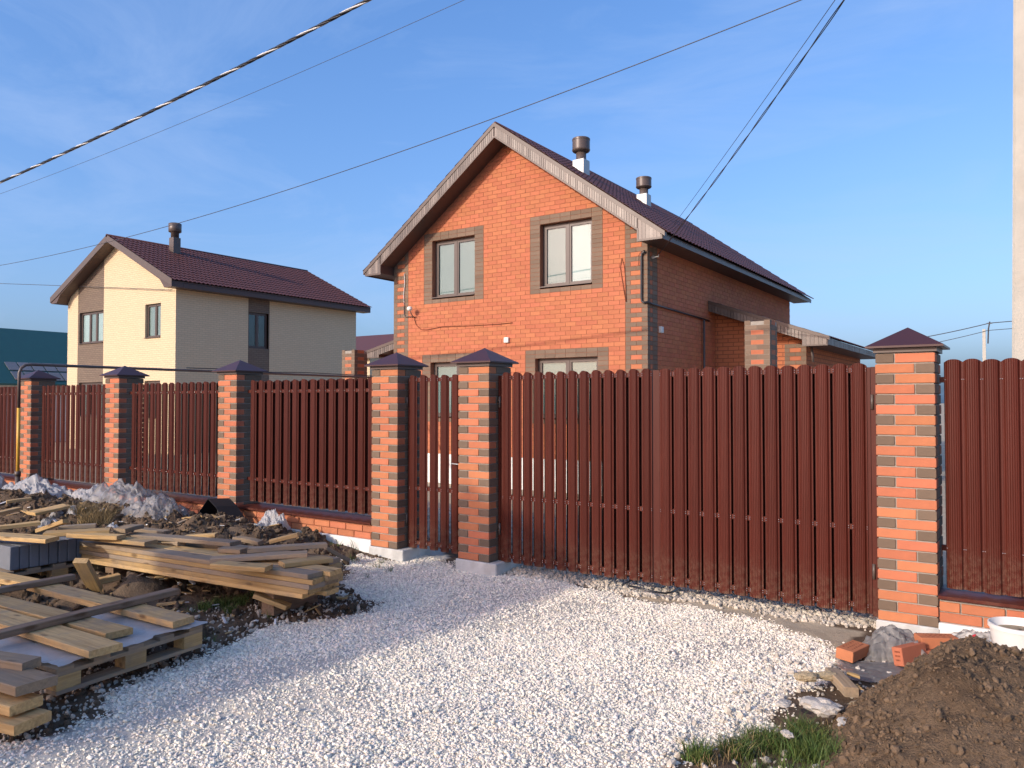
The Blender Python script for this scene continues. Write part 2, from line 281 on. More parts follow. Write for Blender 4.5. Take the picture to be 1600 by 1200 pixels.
# ------------------------------------------------------------------ ground
GZ = -.08
def wpoly(pts, z=GZ): return [tuple(atZ(px, py, z).xy) for px, py in pts]
GRAVEL = wpoly([(560, 872), (640, 878), (655, 858), (700, 858), (716, 890), (790, 896), (880, 911), (1000, 936), (1150, 966), (1290, 1000), (1328, 1028), (1290, 1060), (1225, 1090), (1195, 1135), (1110, 1165), (1050, 1200)]) + [(-.9, 2.2), (.2, 1.0), (1.2, -3), (-6.5, -3), (-5.0, .4), (-4.25, 1.45)] + wpoly([(60, 1150), (200, 1085), (330, 1015), (400, 985), (470, 975), (560, 960), (575, 940), (520, 908)])
SANDY = wpoly([(790, 880), (1000, 915), (1200, 950), (1345, 985), (1345, 1020), (1310, 1020), (1150, 970), (1000, 935), (880, 905), (790, 890)])
def inside(poly, X, Y):
    r = np.zeros(X.shape, bool); n = len(poly)
    for i in range(n):
        x1, y1 = poly[i]; x2, y2 = poly[(i+1) % n]
        if y1 == y2: continue
        c = ((y1 > Y) != (y2 > Y)) & (X < (x2-x1)*(Y-y1)/(y2-y1)+x1); r ^= c
    return r
def sm(t): t = np.clip(t, 0, 1); return t*t*(3-2*t)
def gbase(x, y):
    x = np.asarray(x, float); y = np.asarray(y, float)
    h = np.full(np.broadcast(x, y).shape, GZ)
    left = sm((-x-5.2)/1.2)*sm((y-1.0)/2)*sm((9-y)/2)
    h = h + left*.05
    bank = sm((-x-6.0)/1.6)*np.exp(-((y-5.0)/.75)**2)*.30 + sm((-x-5.7)/1.2)*np.exp(-((y-5.7)/.4)**2)*.06
    h = h + bank
    h = h + sm((x+1.1)/.6)*np.exp(-((y-4.3)/1.6)**2)*.03
    h = h - .36*sm((y-7.2)/5.5)
    far = sm((np.hypot(x+6, y-6)-16)/30)*(-.1)
    return h + far
def gnoise(x, y):
    v = fbm(x*1.1, y*1.1, 3.1, 3)*.018 + fbm(x*6, y*6, 1.7, 4)*.012
    b = float(sm((-x-5.4)/1.0)*sm((y-2.6)/1)*sm((6.1-y)/.2))
    if b > .01: v += b*(abs(fbm(x*2.6, y*2.6, 9.2, 5))*.16 - .03 + fbm(x*11, y*11, 4, 3)*.018)
    return v
def axis(parts):
    out = []
    for a, b, s in parts: out += list(np.arange(a, b-1e-6, s))
    return np.array(out+[parts[-1][1]])
gx = axis([(-900, -200, 100), (-200, -60, 20), (-60, -22, 3), (-22, -12.5, .25), (-12.5, -5, .04), (-5, 1.2, .045), (1.2, 6, .25), (6, 40, 4), (40, 200, 20), (200, 900, 100)])
gy = axis([(-300, -60, 40), (-60, -6, 6), (-6, .6, .25), (.6, 6.9, .04), (6.9, 15, .3), (15, 60, 5), (60, 200, 20), (200, 1200, 100)])
XX, YY = np.meshgrid(gx, gy); ZZ = gbase(XX, YY)
for j in range(len(gy)):
    for i in range(len(gx)):
        if -23 < gx[i] < 7 and -7 < gy[j] < 16: ZZ[j, i] += gnoise(gx[i], gy[j])
def ground_z(x, y): return float(gbase(x, y)) + gnoise(x, y)
nx, ny = len(gx), len(gy)
gm = bpy.data.meshes.new('ground')
idx = np.arange(nx*ny).reshape(ny, nx); q = np.stack([idx[:-1, :-1], idx[:-1, 1:], idx[1:, 1:], idx[1:, :-1]], -1).reshape(-1, 4)
gm.from_pydata(np.stack([XX, YY, ZZ], -1).reshape(-1, 3).tolist(), [], q.tolist()); gm.materials.append(MATS['ground_soil'])
jx = np.array([[fbm(x*2.3, y*2.3, 5.5, 3) if -9 < x < 3 and -4 < y < 8 else 0 for x in gx] for y in gy])*.16
gmask = inside(GRAVEL, XX+jx, YY+jx*.7).astype(np.float32); smask = inside(SANDY, XX+jx*.5, YY+jx*.3).astype(np.float32)
yard = np.clip((YY-6.75)/.4, 0, .95).astype(np.float32)
for nm, a in (('gravel', np.maximum(gmask*.95, 0)), ('sandy', np.maximum(smask, yard))):
    at_ = gm.attributes.new(nm, 'FLOAT', 'POINT'); at_.data.foreach_set('value', a.reshape(-1).astype(np.float32))
gm.polygons.foreach_set('use_smooth', [True]*len(gm.polygons)); gm.update()
tag(link('ground', gm), kind='structure')

# ------------------------------------------------------------------ scatter: many stones as one object (geometry nodes)
def stone_mesh(name, seed, mat, flat=.75, rough=.28, sub=1):
    r = np.random.default_rng(int(seed)); bm = bmesh.new(); bmesh.ops.create_icosphere(bm, subdivisions=sub, radius=.5)
    s = np.array([1, r.uniform(.65, .95), r.uniform(min(.5, flat*.8), flat)])
    for v in bm.verts: v.co = Vector(np.array(v.co)*s*(1+r.uniform(-rough, rough)))
    me = bpy.data.meshes.new(name); bm.to_mesh(me); bm.free(); me.materials.append(MATS[mat]); return me
def scatter(name, pts, scl, rot, protos, label=None, cat=None):
    me = bpy.data.meshes.new(name); me.from_pydata([tuple(p) for p in pts], [], [])
    n = len(pts)
    a = me.attributes.new('scl', 'FLOAT', 'POINT'); a.data.foreach_set('value', np.asarray(scl, np.float32))
    a = me.attributes.new('rot', 'FLOAT_VECTOR', 'POINT'); a.data.foreach_set('vector', np.asarray(rot, np.float32).reshape(-1))
    a = me.attributes.new('pick', 'INT', 'POINT'); a.data.foreach_set('value', rng.integers(0, len(protos), n).astype(np.int32))
    col = bpy.data.collections.new(name+'_kinds')
    for p in protos: col.objects.link(bpy.data.objects.new(name+'_kind', p))
    ng = bpy.data.node_groups.new(name, 'GeometryNodeTree')
    ng.interface.new_socket('Geometry', in_out='INPUT', socket_type='NodeSocketGeometry'); ng.interface.new_socket('Geometry', in_out='OUTPUT', socket_type='NodeSocketGeometry')
    N = ng.nodes; gi = N.new('NodeGroupInput'); go = N.new('NodeGroupOutput'); ip = N.new('GeometryNodeInstanceOnPoints'); ci = N.new('GeometryNodeCollectionInfo')
    ci.inputs['Collection'].default_value = col; ci.inputs['Separate Children'].default_value = True; ci.inputs['Reset Children'].default_value = True
    def na(t, nm):
        k = N.new('GeometryNodeInputNamedAttribute'); k.data_type = t; k.inputs['Name'].default_value = nm; return k.outputs['Attribute']
    e2r = N.new('FunctionNodeEulerToRotation'); L = ng.links
    L.new(na('FLOAT_VECTOR', 'rot'), e2r.inputs[0]); L.new(gi.outputs[0], ip.inputs['Points']); L.new(ci.outputs[0], ip.inputs['Instance']); ip.inputs['Pick Instance'].default_value = True
    L.new(na('INT', 'pick'), ip.inputs['Instance Index']); L.new(e2r.outputs[0], ip.inputs['Rotation']); L.new(na('FLOAT', 'scl'), ip.inputs['Scale']); L.new(ip.outputs[0], go.inputs[0])
    o = link(name, me); md = o.modifiers.new('scatter', 'NODES'); md.node_group = ng; return tag(o, label, cat, kind='stuff')
def lookup(A, x, y):
    x = np.asarray(x, float); y = np.asarray(y, float); i = np.clip(np.searchsorted(gx, x)-1, 0, nx-2); j = np.clip(np.searchsorted(gy, y)-1, 0, ny-2)
    u = (x-gx[i])/(gx[i+1]-gx[i]); v = (y-gy[j])/(gy[j+1]-gy[j])
    return A[j, i]*(1-u)*(1-v)+A[j, i+1]*u*(1-v)+A[j+1, i]*(1-u)*v+A[j+1, i+1]*u*v
def ground_zs(x, y): return lookup(ZZ, x, y)
def jit(x, y): return lookup(jx, x, y)
# white crushed stone on the driveway
N0 = 470000
px_ = rng.uniform(-6.5, 1.0, N0); py_ = rng.uniform(.5, 6.4, N0); j = jit(px_, py_)+rng.normal(0, .05, N0)
k = inside(GRAVEL, px_+j, py_+j*.7); px_, py_ = px_[k], py_[k]; n = len(px_)
dcam = np.hypot(px_, py_); sc = np.clip(rng.lognormal(math.log(.0118), .42, n), .0055, .034)
tri = jit(px_*.4, py_*.4)*6
for rx_ in (-2.05, -3.55): tri -= .55*np.exp(-((px_-(rx_+.22*(py_-4)+.1*np.sin(py_*1.3)))/.13)**2)
keep = rng.uniform(0, 1, n) < np.clip(1.0 + tri*.9, .32, 1); px_, py_, sc = px_[keep], py_[keep], sc[keep]; n = len(px_)
pz_ = ground_zs(px_, py_)+sc*rng.uniform(-.1, .28, n)
scatter('driveway_gravel', np.stack([px_, py_, pz_], -1), sc, np.stack([rng.normal(0, .35, n), rng.normal(0, .35, n), rng.uniform(-3.14, 3.14, n)], -1), [stone_mesh('gravel_kind', s, 'gravel_stone', flat=.62, rough=.22) for s in range(10)], 'white crushed stone gravel covering the driveway before the gate', 'gravel')
# coarse pebbles under the gate
n = 5200; t_ = rng.uniform(0, 1, n); x_ = -4.4+3.5*t_; y_ = rng.uniform(0, 1, n)*.62+6.20+.04*np.sin(x_*5)+rng.normal(0, .035, n)
sc = np.clip(rng.lognormal(math.log(.034), .32, n), .015, .065)
scatter('pebble_strip', np.stack([x_, y_, ground_zs(x_, y_)+sc*.12], -1), sc, rng.uniform(-3, 3, (n, 3)), [stone_mesh('pebble_kind', 40+s, 'pebble_stone', rough=.16) for s in range(6)], 'coarse pale pebbles in the strip under the gate', 'pebbles')
# yard behind the gate
n = 4500; x_ = rng.uniform(-9, -3.6, n); y_ = rng.uniform(6.7, 11, n); sc = np.clip(rng.lognormal(math.log(.035), .4, n), .015, .1)
scatter('yard_rubble', np.stack([x_, y_, ground_zs(x_, y_)+sc*.2], -1), sc, rng.uniform(-3, 3, (n, 3)), [stone_mesh('rubble_kind', 60+s, 'pebble_stone') for s in range(5)], 'loose rubble on the yard behind the fence', 'rubble')
# soil clods and stray stones on the left bank
n = 22000; x_ = rng.uniform(-12.5, -3.9, n); y_ = rng.uniform(1.2, 6.0, n); k = ~inside(GRAVEL, x_, y_) & (rng.uniform(0, 1, n) < .35+.65*sm((y_-3.8)/1)); x_, y_ = x_[k], y_[k]; n = len(x_)
sc = np.clip(rng.lognormal(math.log(.028), .55, n), .008, .14)
scatter('soil_clods', np.stack([x_, y_, ground_zs(x_, y_)+sc*.15], -1), sc, rng.uniform(-3, 3, (n, 3)), [stone_mesh('clod_kind', 80+s, 'clod_soil', rough=.3, sub=2) for s in range(5)], 'dark soil clods on the dug earth beside the fence', 'soil')
n = 3600; x_ = rng.uniform(-5.6, -3.7, n); y_ = rng.uniform(1.2, 5.2, n); k = ~inside(GRAVEL, x_, y_); x_, y_ = x_[k], y_[k]; n = len(x_); sc = np.clip(rng.lognormal(math.log(.022), .4, n), .008, .06)
x2 = rng.uniform(-1.5, -.4, 900); y2 = rng.uniform(3.2, 5.5, 900); x_ = np.concatenate([x_, x2]); y_ = np.concatenate([y_, y2]); sc = np.concatenate([sc, np.clip(rng.lognormal(math.log(.02), .45, 900), .008, .06)]); n = len(x_)
scatter('stray_stones', np.stack([x_, y_, ground_zs(x_, y_)+sc*.2], -1), sc, rng.uniform(-3, 3, (n, 3)), [stone_mesh('stray_kind', 100+s, 'pebble_stone') for s in range(5)], 'stray pale stones scattered on the soil beside the driveway', 'stones')

# ------------------------------------------------------------------ brick pillars of the fence
FY = 6.07; PW = .38; CP = .0735; NC = 26; ZB = .042; BH = .0642
def brick_mesh(name, mat, l, d, h):
    b = MB(); b.box(0, l, 0, d, 0, h); return bevel(b.mesh(name, mat), .003)
def make_pillar():
    root = thing('brick_pillar', 'x', 'pillar')
    core = MB(); core.box(.009, PW-.009, .009, PW-.009, ZB-.02, ZB+NC*CP-.004); core.build('mortar_core', 'mortar_grey', root)
    so_ = brick_mesh('brick_stretcher', 'brick_orange', .252, .12, BH); br = brick_mesh('brick_header', 'brick_brown', .12, .252, BH)
    for k in range(NC):
        z = ZB+k*CP+rng.uniform(-.001, .001); e = (k+1) % 2
        jx, jy = rng.uniform(-.0015, .0015, 2)
        # pinwheel of four: two orange along the front and back, two brown running back on the sides
        if e: spots = [(so_, 0, 0), (br, .26, 0), (so_, .128, .26), (br, 0, .128)]
        else: spots = [(so_, .128, 0), (br, 0, 0), (so_, 0, .26), (br, .26, .128)]
        for m, x, y in spots: link('brick', m, root, (x+jx, y+jy, z))
    zt = ZB+NC*CP
    c = MB(); c.box(-.012, PW+.012, -.012, PW+.012, zt, zt+.045); c.build('collar', 'trim_brown', root)
    o = .058; a = zt+.046; b = MB()
    base = [(-o, -o, a), (PW+o, -o, a), (PW+o, PW+o, a), (-o, PW+o, a)]; lip = [(x, y, z-.014) for x, y, z in base]; ap = (PW/2, PW/2, a+.145)
    for i in range(4):
        b.poly([base[i], base[(i+1) % 4], ap]); b.poly([lip[i], lip[(i+1) % 4], base[(i+1) % 4], base[i]])
    b.poly(lip[::-1]); b.build('cap', 'cap_metal', root)
    return root
PX = [-.962, -4.793, -5.994, -8.736, -11.50, -14.21, -16.95, 1.78]
PL = ['brick pillar at the right end of the gate, nearest and largest', 'brick pillar between the wicket door and the wide gate', 'brick pillar left of the narrow wicket door', 'brick pillar left of the widest slatted panel, black felt at its foot', 'brick pillar behind the large clear plastic heap, fourth left of the gate', 'brick pillar just behind the yellow gas riser', 'brick pillar cut off by the left edge of the picture', 'brick pillar out of frame at the right end of the solid fence panel']
pil = None
for x, lab in zip(PX, PL):
    if pil is None: pil = make_pillar(); o = pil
    else: o = copy_tree(pil)
    o.location = (x, FY, 0); tag(o, lab, 'pillar', 'fence pillars')
    b = MB(); zf = -.35
    if x in (PX[1], PX[2]): b.box(-.02, PW+.10, -.02, PW+.06, zf, ZB-.003)
    else: b.box(-.012, PW+.012, -.012, PW+.02, zf, ZB-.003)
    me = bevel(b.mesh('footing', 'concrete'), .008); link('footing', me, o)

# ------------------------------------------------------------------ metal picket fence
def picket_mesh(name, w, h, depth=.017, ribs=5, mat='fence_metal', round_=.022, back=False):
    hw = w/2; prof = [(-hw, .004), (-hw+.002, -.001), (-hw+.009, 0), (-hw+.014, -.002)]
    a = hw-.024; prof += [(-a-.004, -depth*.75)]
    m = ribs*4
    for i in range(m+1):
        x = -a+2*a*i/m; arch = .003*(1-(x/a)**2); prof.append((x, -depth-arch+(.0028 if i % 4 in (2,) else 0)))
    prof += [(a+.004, -depth*.75), (hw-.014, -.002), (hw-.009, 0), (hw-.002, -.001), (hw, .004)]
    if back: prof = [(x, -y) for x, y in prof][::-1]
    s = 1 if not back else -1
    b = MB(); n = len(prof); off = .0016*s
    def top(x): return h-round_*(abs(x)/hw)**2.4
    for x, y in prof: b.v += [(x, y, 0), (x, y, top(x)), (x, y+off, 0), (x, y+off, top(x))]
    for i in range(n-1):
        p, q = 4*i, 4*i+4
        b.f += [(p, q, q+1, p+1), (p+2, p+3, q+3, q+2), (p+1, q+1, q+3, p+3), (p, p+2, q+2, q)]
    b.f += [(0, 1, 3, 2), (4*n-4, 4*n-2, 4*n-1, 4*n-3)]
    return b.mesh(name, mat)
def rivets(pts, parent, r=.0045):
    b = MB()
    for x, y, z in pts: b.lathe([(r, 0), (r*.7, r*.5), (r*.15, r*.75)], (0, 0, 0), 6); n = len(b.v)-18; b.v[n:] = [(x+p[0], y-p[2], z+p[1]) for p in b.v[n:]]
    tag(b.build('rivet_heads', 'rivet_steel', parent), kind='stuff')
PYF = 6.215           # front face plane of the pickets' flanges
def panel(x0, x1, z0, z1, pitch, w, label, double=True, first=None, group='slatted fence panels between the pillars'):
    t = thing('fence_panel', label, 'fence', ((x0+x1)/2, PYF, 0), group); cx = (x0+x1)/2
    for z in (z0+.28, z1-.14):
        b = MB(); b.box(x0-cx, x1-cx, .0055, .0305, z-.02, z+.02); b.build('rail', 'fence_metal', t)
    n = int((x1-x0-.02)/pitch); s = (x0+x1)/2-cx-(n-1)*pitch/2
    pm = picket_mesh('picket', w, z1-z0); pb = picket_mesh('picket_back', w, z1-z0, back=True); rv = []
    for i in range(n):
        x = s+i*pitch+rng.uniform(-.002, .002); link('picket', pm, t, (x, 0, z0+rng.uniform(-.003, .003)))
        for z in (z0+.28, z1-.14): rv += [(x-w/2+.008, -.002, z), (x+w/2-.008, -.002, z)]
        if double and i < n-1: link('back_picket', pb, t, (x+pitch/2+rng.uniform(-.004, .004), .0365, z0+rng.uniform(-.003, .003)))
    rivets(rv, t); return t
def low_wall(x0, x1, zs, label, ztop=.265, found=True):
    t = thing('low_wall', label, 'wall', (x0, FY, 0), 'low brick walls under the fence panels'); L_ = x1-x0
    b = MB(); b.box(0, L_, .03, .33, -.3, ztop-.012); b.build('mortar_core', 'mortar_red' if x0 < -3 else 'mortar_grey', t)
    m = brick_mesh('brick', 'brick_orange', .250, .10, BH); nc = int((ztop-zs)/CP); z = ztop-.014-nc*CP
    half = brick_mesh('brick', 'brick_orange', .121, .10, BH)
    for k in range(nc):
        x = .006 if k % 2 == 0 else .006
        if k % 2: link('brick', half, t, (x, .016, z+k*CP)); x += .131
        while x+.25 < L_-.004: link('brick', m, t, (x, .016, z+k*CP)); x += .26
        if L_-x > .05: link('brick', brick_mesh('brick', 'brick_orange', L_-x-.006, .10, BH), t, (x, .016, z+k*CP))
    b = MB(); b.box(-.0, L_, -.006, .36, -.32, z-.006); link('foundation', bevel(b.mesh('foundation', 'plinth_white'), .004), t)
    # bent metal sill: flat top, drip edge at the front
    b = MB(); b.prism([(0, -.012, ztop), (0, -.012, ztop+.022), (0, .19, ztop+.034), (0, .385, ztop+.022), (0, .385, ztop)], (L_, 0, 0)); b.build('sill', 'fence_metal', t); return t
bays = [(3, 2, 'slatted brown panel and bay nearest the wicket door'), (4, 3, 'slatted brown panel above the large clear plastic heap'), (5, 4, 'slatted brown panel right of the yellow gas riser'), (6, 5, 'slatted brown panel at the far left edge behind the gas riser')]
for a, b_, lab in bays:
    x0 = PX[a]+PW+.002; x1 = PX[b_]-.002
    panel(x0+.02, x1-.01, .345, 1.872, .1595, .112, lab)
    low_wall(x0, x1, .05 if b_ == 2 else .03, {2: 'low orange brick wall with white foundation nearest the wicket door', 3: 'low brick wall with metal sill behind the clear plastic heap', 4: 'low brick wall behind the white plastic bags', 5: 'low brick wall at the far left edge of the fence'}[b_])
panel(PX[0]+PW+.012, PX[7]-.01, .292, 1.897, .1140, .118, 'solid brown ribbed metal fence panel right of the nearest pillar', double=False, group=None)
low_wall(PX[0]+PW+.002, PX[7]-.002, .08, 'low orange brick wall with brown sill behind the white bucket', ztop=.245)

def gate(name, x0, x1, z0, z1, pitch, w, n, s0, label, cat, group=None):
    t = thing(name, label, cat, ((x0+x1)/2, PYF, 0), group); cx = (x0+x1)/2
    for z in (z0+.055, z0+.63, z1-.05):
        b = MB(); b.box(x0-cx+.0401, x1-cx-.0401, .006, .082, z-.02, z+.02); b.build('rail', 'fence_metal', t)
    for x in (x0, x1-.04):
        b = MB(); b.box(x-cx, x-cx+.04, .0057, .0817, z0, z1-.03); b.build('frame_post', 'fence_metal', t)
    pm = picket_mesh('picket', w, z1-z0, ribs=5); pb = picket_mesh('back_picket', w, z1-z0-.02, ribs=5, back=True); rv = []
    for i in range(n):
        x = s0-cx+i*pitch; o = link('picket', pm, t, (x+rng.uniform(-.001, .001), rng.uniform(-.001, 0), z0+rng.uniform(-.003, .003))); o.rotation_euler.z = R(rng.uniform(-.6, .6))
        if i < n-1: link('back_picket', pb, t, (x+pitch/2, .0865, z0+rng.uniform(-.002, .002)))
        for z in (z0+.055, z0+.63, z1-.05):
            for dz in (-.008, .008): rv += [(x-w/2+.007, -.003, z+dz), (x+w/2-.007, -.003, z+dz)]
    rivets(rv, t, .004); return t
def hinges(t, xr, zs):
    for z in zs:
        b = MB(); b.tube([(xr, -.004, z-.055), (xr, -.004, z+.055)], .011, 10); b.build('hinge', 'pipe_brown', t, True)
gl = gate('gate_leaf', -4.375, -2.775, .035, 1.888, .1240, .101, 13, -4.303, 'left leaf of the wide brown slatted driveway gate', 'gate', 'gate leaves'); hinges(gl, -4.385+3.575, (.35, 1.6))
gr = gate('gate_leaf', -2.715, -1.022, .035, 1.888, .1283, .113, 13, -2.640, 'right leaf of the wide brown gate, next to the nearest pillar', 'gate', 'gate leaves'); hinges(gr, -1.008+1.8685, (.35, 1.6))
b = MB(); b.box(2.715-2.715+.82, .82+.06, -.004, .003, .04, 1.875); b.build('cover_strip', 'fence_metal', gl)
for x, lab in ((-1.0005, 'right'), (-4.4105, 'left')):
    g = gr if lab == 'right' else gl; cx = g.location.x
b = MB(); b.box(-1.018-gr.location.x, -.9635-gr.location.x, .0, .11, .02, 1.86); b.build('hinge_post', 'fence_metal', gr)
b = MB(); b.box(-4.409-gl.location.x, -4.383-gl.location.x, .01, .06, .02, 1.86); b.build('hinge_post', 'fence_metal', gl)
wg = gate('wicket_gate', -5.596, -4.80, .05, 1.885, .1455, .108, 5, -5.521, 'narrow brown slatted wicket door between two brick pillars', 'gate'); hinges(wg, -5.603+5.198, (.35, 1.6))
b = MB(); b.tube([(.255, -.022, .97), (.255, -.06, .97), (.375, -.06, .965)], .006, 8); b.build('handle', 'galvanised', wg, True)

# ------------------------------------------------------------------ tiled metal roof sheet
def tile_sheet(name, p0, along, down, la, ld, mat, parent, wave=.19, step=.35, amp=.014, sag=.016, per=6, lap=3):
    p0 = Vector(p0); a = Vector(along).normalized(); d = Vector(down).normalized(); nrm = a.cross(d).normalized()
    if nrm.z < 0: nrm = -nrm
    na_ = int(la/wave*per); us = np.linspace(0, la, na_+1); ts = []
    nstep = int(math.ceil(ld/step))
    for k in range(nstep):
        for f in (0.0, .35, .7, .995): 
            t = (k+f)*step
            if t < ld: ts.append((t, sag*(f if f < .9 else 1.0)))
    ts.append((ld, sag))
    v = []
    for t, h in ts:
        for u in us: v.append(tuple(p0+a*u+d*t+nrm*(h+amp*math.cos(2*math.pi*u/wave)+.02)))
    w = len(us); f = [(j*w+i, j*w+i+1, (j+1)*w+i+1, (j+1)*w+i) for j in range(len(ts)-1) for i in range(w-1)]
    me = bpy.data.meshes.new(name); me.from_pydata(v, [], f); me.materials.append(MATS[mat]); me.update()
    o = link(name, me, parent); md = o.modifiers.new('thick', 'SOLIDIFY'); md.thickness = .003; return o
def soffit_strips(parent, a, b, dirv, n, thick=.012, mat='soffit_brown', w=.86, tilt=2.2, normal=(0, -1, 0), hfun=None):
    """row of thin cladding strips from a to b (points at their lower end), each rising along dirv"""
    a = Vector(a); b = Vector(b); dv = Vector(dirv); N_ = Vector(normal); st = (b-a)/n
    for i in range(n):
        p = a+st*(i+.5); hh = dv*(hfun((i+.5)/n) if hfun else 1.0); s = st*(w/2); tl = math.tan(R(rng.uniform(-tilt, tilt)))*s.length
        q = [p-s+N_*(.006+tl), p+s+N_*(.006-tl)]
        bb = MB(); bb.prism([q[0], q[1], q[1]+hh, q[0]+hh], -N_*thick); bb.build('fascia_strip', mat, parent)

# ------------------------------------------------------------------ the orange brick house
HX0, HX1, HY0, HY1 = -14.012, -6.769, 15.0, 26.35
HC = (HX0+HX1)/2; SL = .727; OV = .5; SO = .555; ZR = 8.075      # roof: slope, front overhang, side overhang, ridge underside height at front
house = thing('brick_house', 'orange brick house with brown roof and two round flues behind the gate', 'house', (0, 0, 0))
def roof_z(x, d=0): return ZR-SL*abs(x-HC)-d
MODX = .2705; QW = .51; WX0 = HX0+QW; COP = .1; ZP = .3
WIN = [dict(x0=WX0+2*MODX+MODX, x1=WX0+8*MODX, z0=4.2, z1=5.7, name='ul'), dict(x0=WX0+15*MODX, x1=WX0+20*MODX, z0=4.2, z1=5.7, name='ur'),
       dict(x0=-12.74, x1=-12.74+6*MODX, z0=1.2, z1=2.6, name='ll'), dict(x0=-9.578, x1=-9.578+6*MODX, z0=1.2, z1=2.6, name='lr')]
zs_off = .27
gclips = [(SL, 1, -1e9), ]
def gcl(d): return [(SL, -1, ZR-d-SL*HC), (-SL, -1, ZR-d+SL*HC)]   # below both rakes
# lines: z <= ZR-d + SL*(x-HC)  and z <= ZR-d - SL*(x-HC)
fw = MB()
for p in wall_cells(HX0+.002, HX1-.002, -.4, 8.2, [(w['x0'], w['x1'], w['z0'], w['z1']) for w in WIN], gcl(zs_off)): fw.poly([(x, HY0, z) for x, z in p])
for w in WIN:   # reveals
    for a, b_ in (((w['x0'], w['z0']), (w['x0'], w['z1'])), ((w['x0'], w['z1']), (w['x1'], w['z1'])), ((w['x1'], w['z1']), (w['x1'], w['z0'])), ((w['x1'], w['z0']), (w['x0'], w['z0']))):
        fw.poly([(a[0], HY0, a[1]), (b_[0], HY0, b_[1]), (b_[0], HY0+.2, b_[1]), (a[0], HY0+.2, a[1])])
front = fw.build('front_wall', 'mortar_red', house)
sw = MB(); sw.poly([(HX1-.002, HY0, -.4), (HX1-.002, HY1, -.4), (HX1-.002, HY1, 5.1), (HX1-.002, HY0, 5.1)]); sw.poly([(HX0+.002, HY0, -.4), (HX0+.002, HY0, 5.1), (HX0+.002, HY1, 5.1), (HX0+.002, HY1, -.4)])
sw.poly([(HX0, HY1, -.4), (HX0, HY1, 5.0), (HC, HY1, 7.6), (HX1, HY1, 5.0), (HX1, HY1, -.4)]); side = sw.build('side_wall', 'mortar_red', house)
b = MB(); b.box(HX0-.03, HX1+.03, HY0-.035, HY1+.03, -.8, ZP-.004); b.build('plinth', 'plinth_white', house)
def split_iv(iv, holes):
    out = [iv]
    for h in holes:
        nxt = []
        for a, b_ in out:
            if h[1] <= a or h[0] >= b_: nxt.append((a, b_)); continue
            if h[0]-a > .03: nxt.append((a, h[0]))
            if b_-h[1] > .03: nxt.append((h[1], b_))
        out = nxt
    return out
front_bricks = []     # (poly2d, brown)
JT = .009
ncour = int((8-ZP)/COP)
for k in range(ncour):
    z0, z1 = ZP+k*COP, ZP+(k+1)*COP; zm = (z0+z1)/2; row = []
    surr = []; op = []
    for w in WIN:
        if w['z0']-COP-1e-6 < zm < w['z1']+2*COP: surr.append((w['x0']-MODX, w['x1']+MODX))
        if w['z0'] < zm < w['z1']: op.append((w['x0'], w['x1']))
    off = 0 if k % 2 else MODX/2
    x = WX0-off
    while x < HX1-QW-1e-3:
        for a, b_ in split_iv((max(x, WX0), min(x+MODX, HX1-QW)), surr):
            if b_-a > .03: row.append((a, b_, 0))
        x += MODX
    for a, b_ in surr:
        m = round((b_-a)/MODX)
        for i in range(m):
            u0, u1 = a+i*MODX, a+(i+1)*MODX
            if not any(o0-1e-3 <= u0 and u1 <= o1+1e-3 for o0, o1 in op): row.append((u0, u1, 1))
    for q0 in (HX0, HX1-QW):
        if k % 2: row += [(q0, q0+QW/2, 1), (q0+QW/2, q0+QW, 1)]
        else: row += [(q0, q0+.125, 1), (q0+.125, q0+QW-.125, 0), (q0+QW-.125, q0+QW, 1)]
    for a, b_, br in row:
        p = [(a+JT/2, z0+JT/2), (b_-JT/2, z0+JT/2), (b_-JT/2, z1-JT/2), (a+JT/2, z1-JT/2)]
        for c in gcl(zs_off+.01): p = clip(p, *c) if p else p
        if len(p) > 2 and area(p) > 2e-4: front_bricks.append((p, br))
# the 300 that show largest in the picture: full bricks above the fence, nearest the right corner
def score(it):
    p, br = it
    cx = sum(q[0] for q in p)/len(p); cz = sum(q[1] for q in p)/len(p)
    if cz < 2.75: return -1
    return area(p)/((Vector((cx, HY0, cz))-EYE).length**2)*(.83+.56*.1)
order = sorted(range(len(front_bricks)), key=lambda i: -score(front_bricks[i])); single = set(order[:300])
rest = {0: MB(), 1: MB()}; cache = {}
for i, (p, br) in enumerate(front_bricks):
    pr = .008+rng.uniform(-.0012, .0012); mt = 'brick_house_brown' if br else 'brick_house'
    if i in single and len(p) == 4:
        w_, h_ = p[1][0]-p[0][0], p[2][1]-p[1][1]; key = (round(w_, 3), round(h_, 3), br)
        if key not in cache:
            b = MB(); b.box(0, w_, 0, .05, 0, h_); cache[key] = b.mesh('brick', mt)
        link('brick', cache[key], front, (p[0][0], HY0-pr, p[0][1]))
    else: rest[br].prism([(x, HY0-pr, z) for x, z in p], (0, .03, 0))
for br, mt in ((0, 'brick_house'), (1, 'brick_house_brown')):
    tag(rest[br].build('brickwork', mt, front), kind='stuff')
sr = {0: MB(), 1: MB()}; s_bricks = []
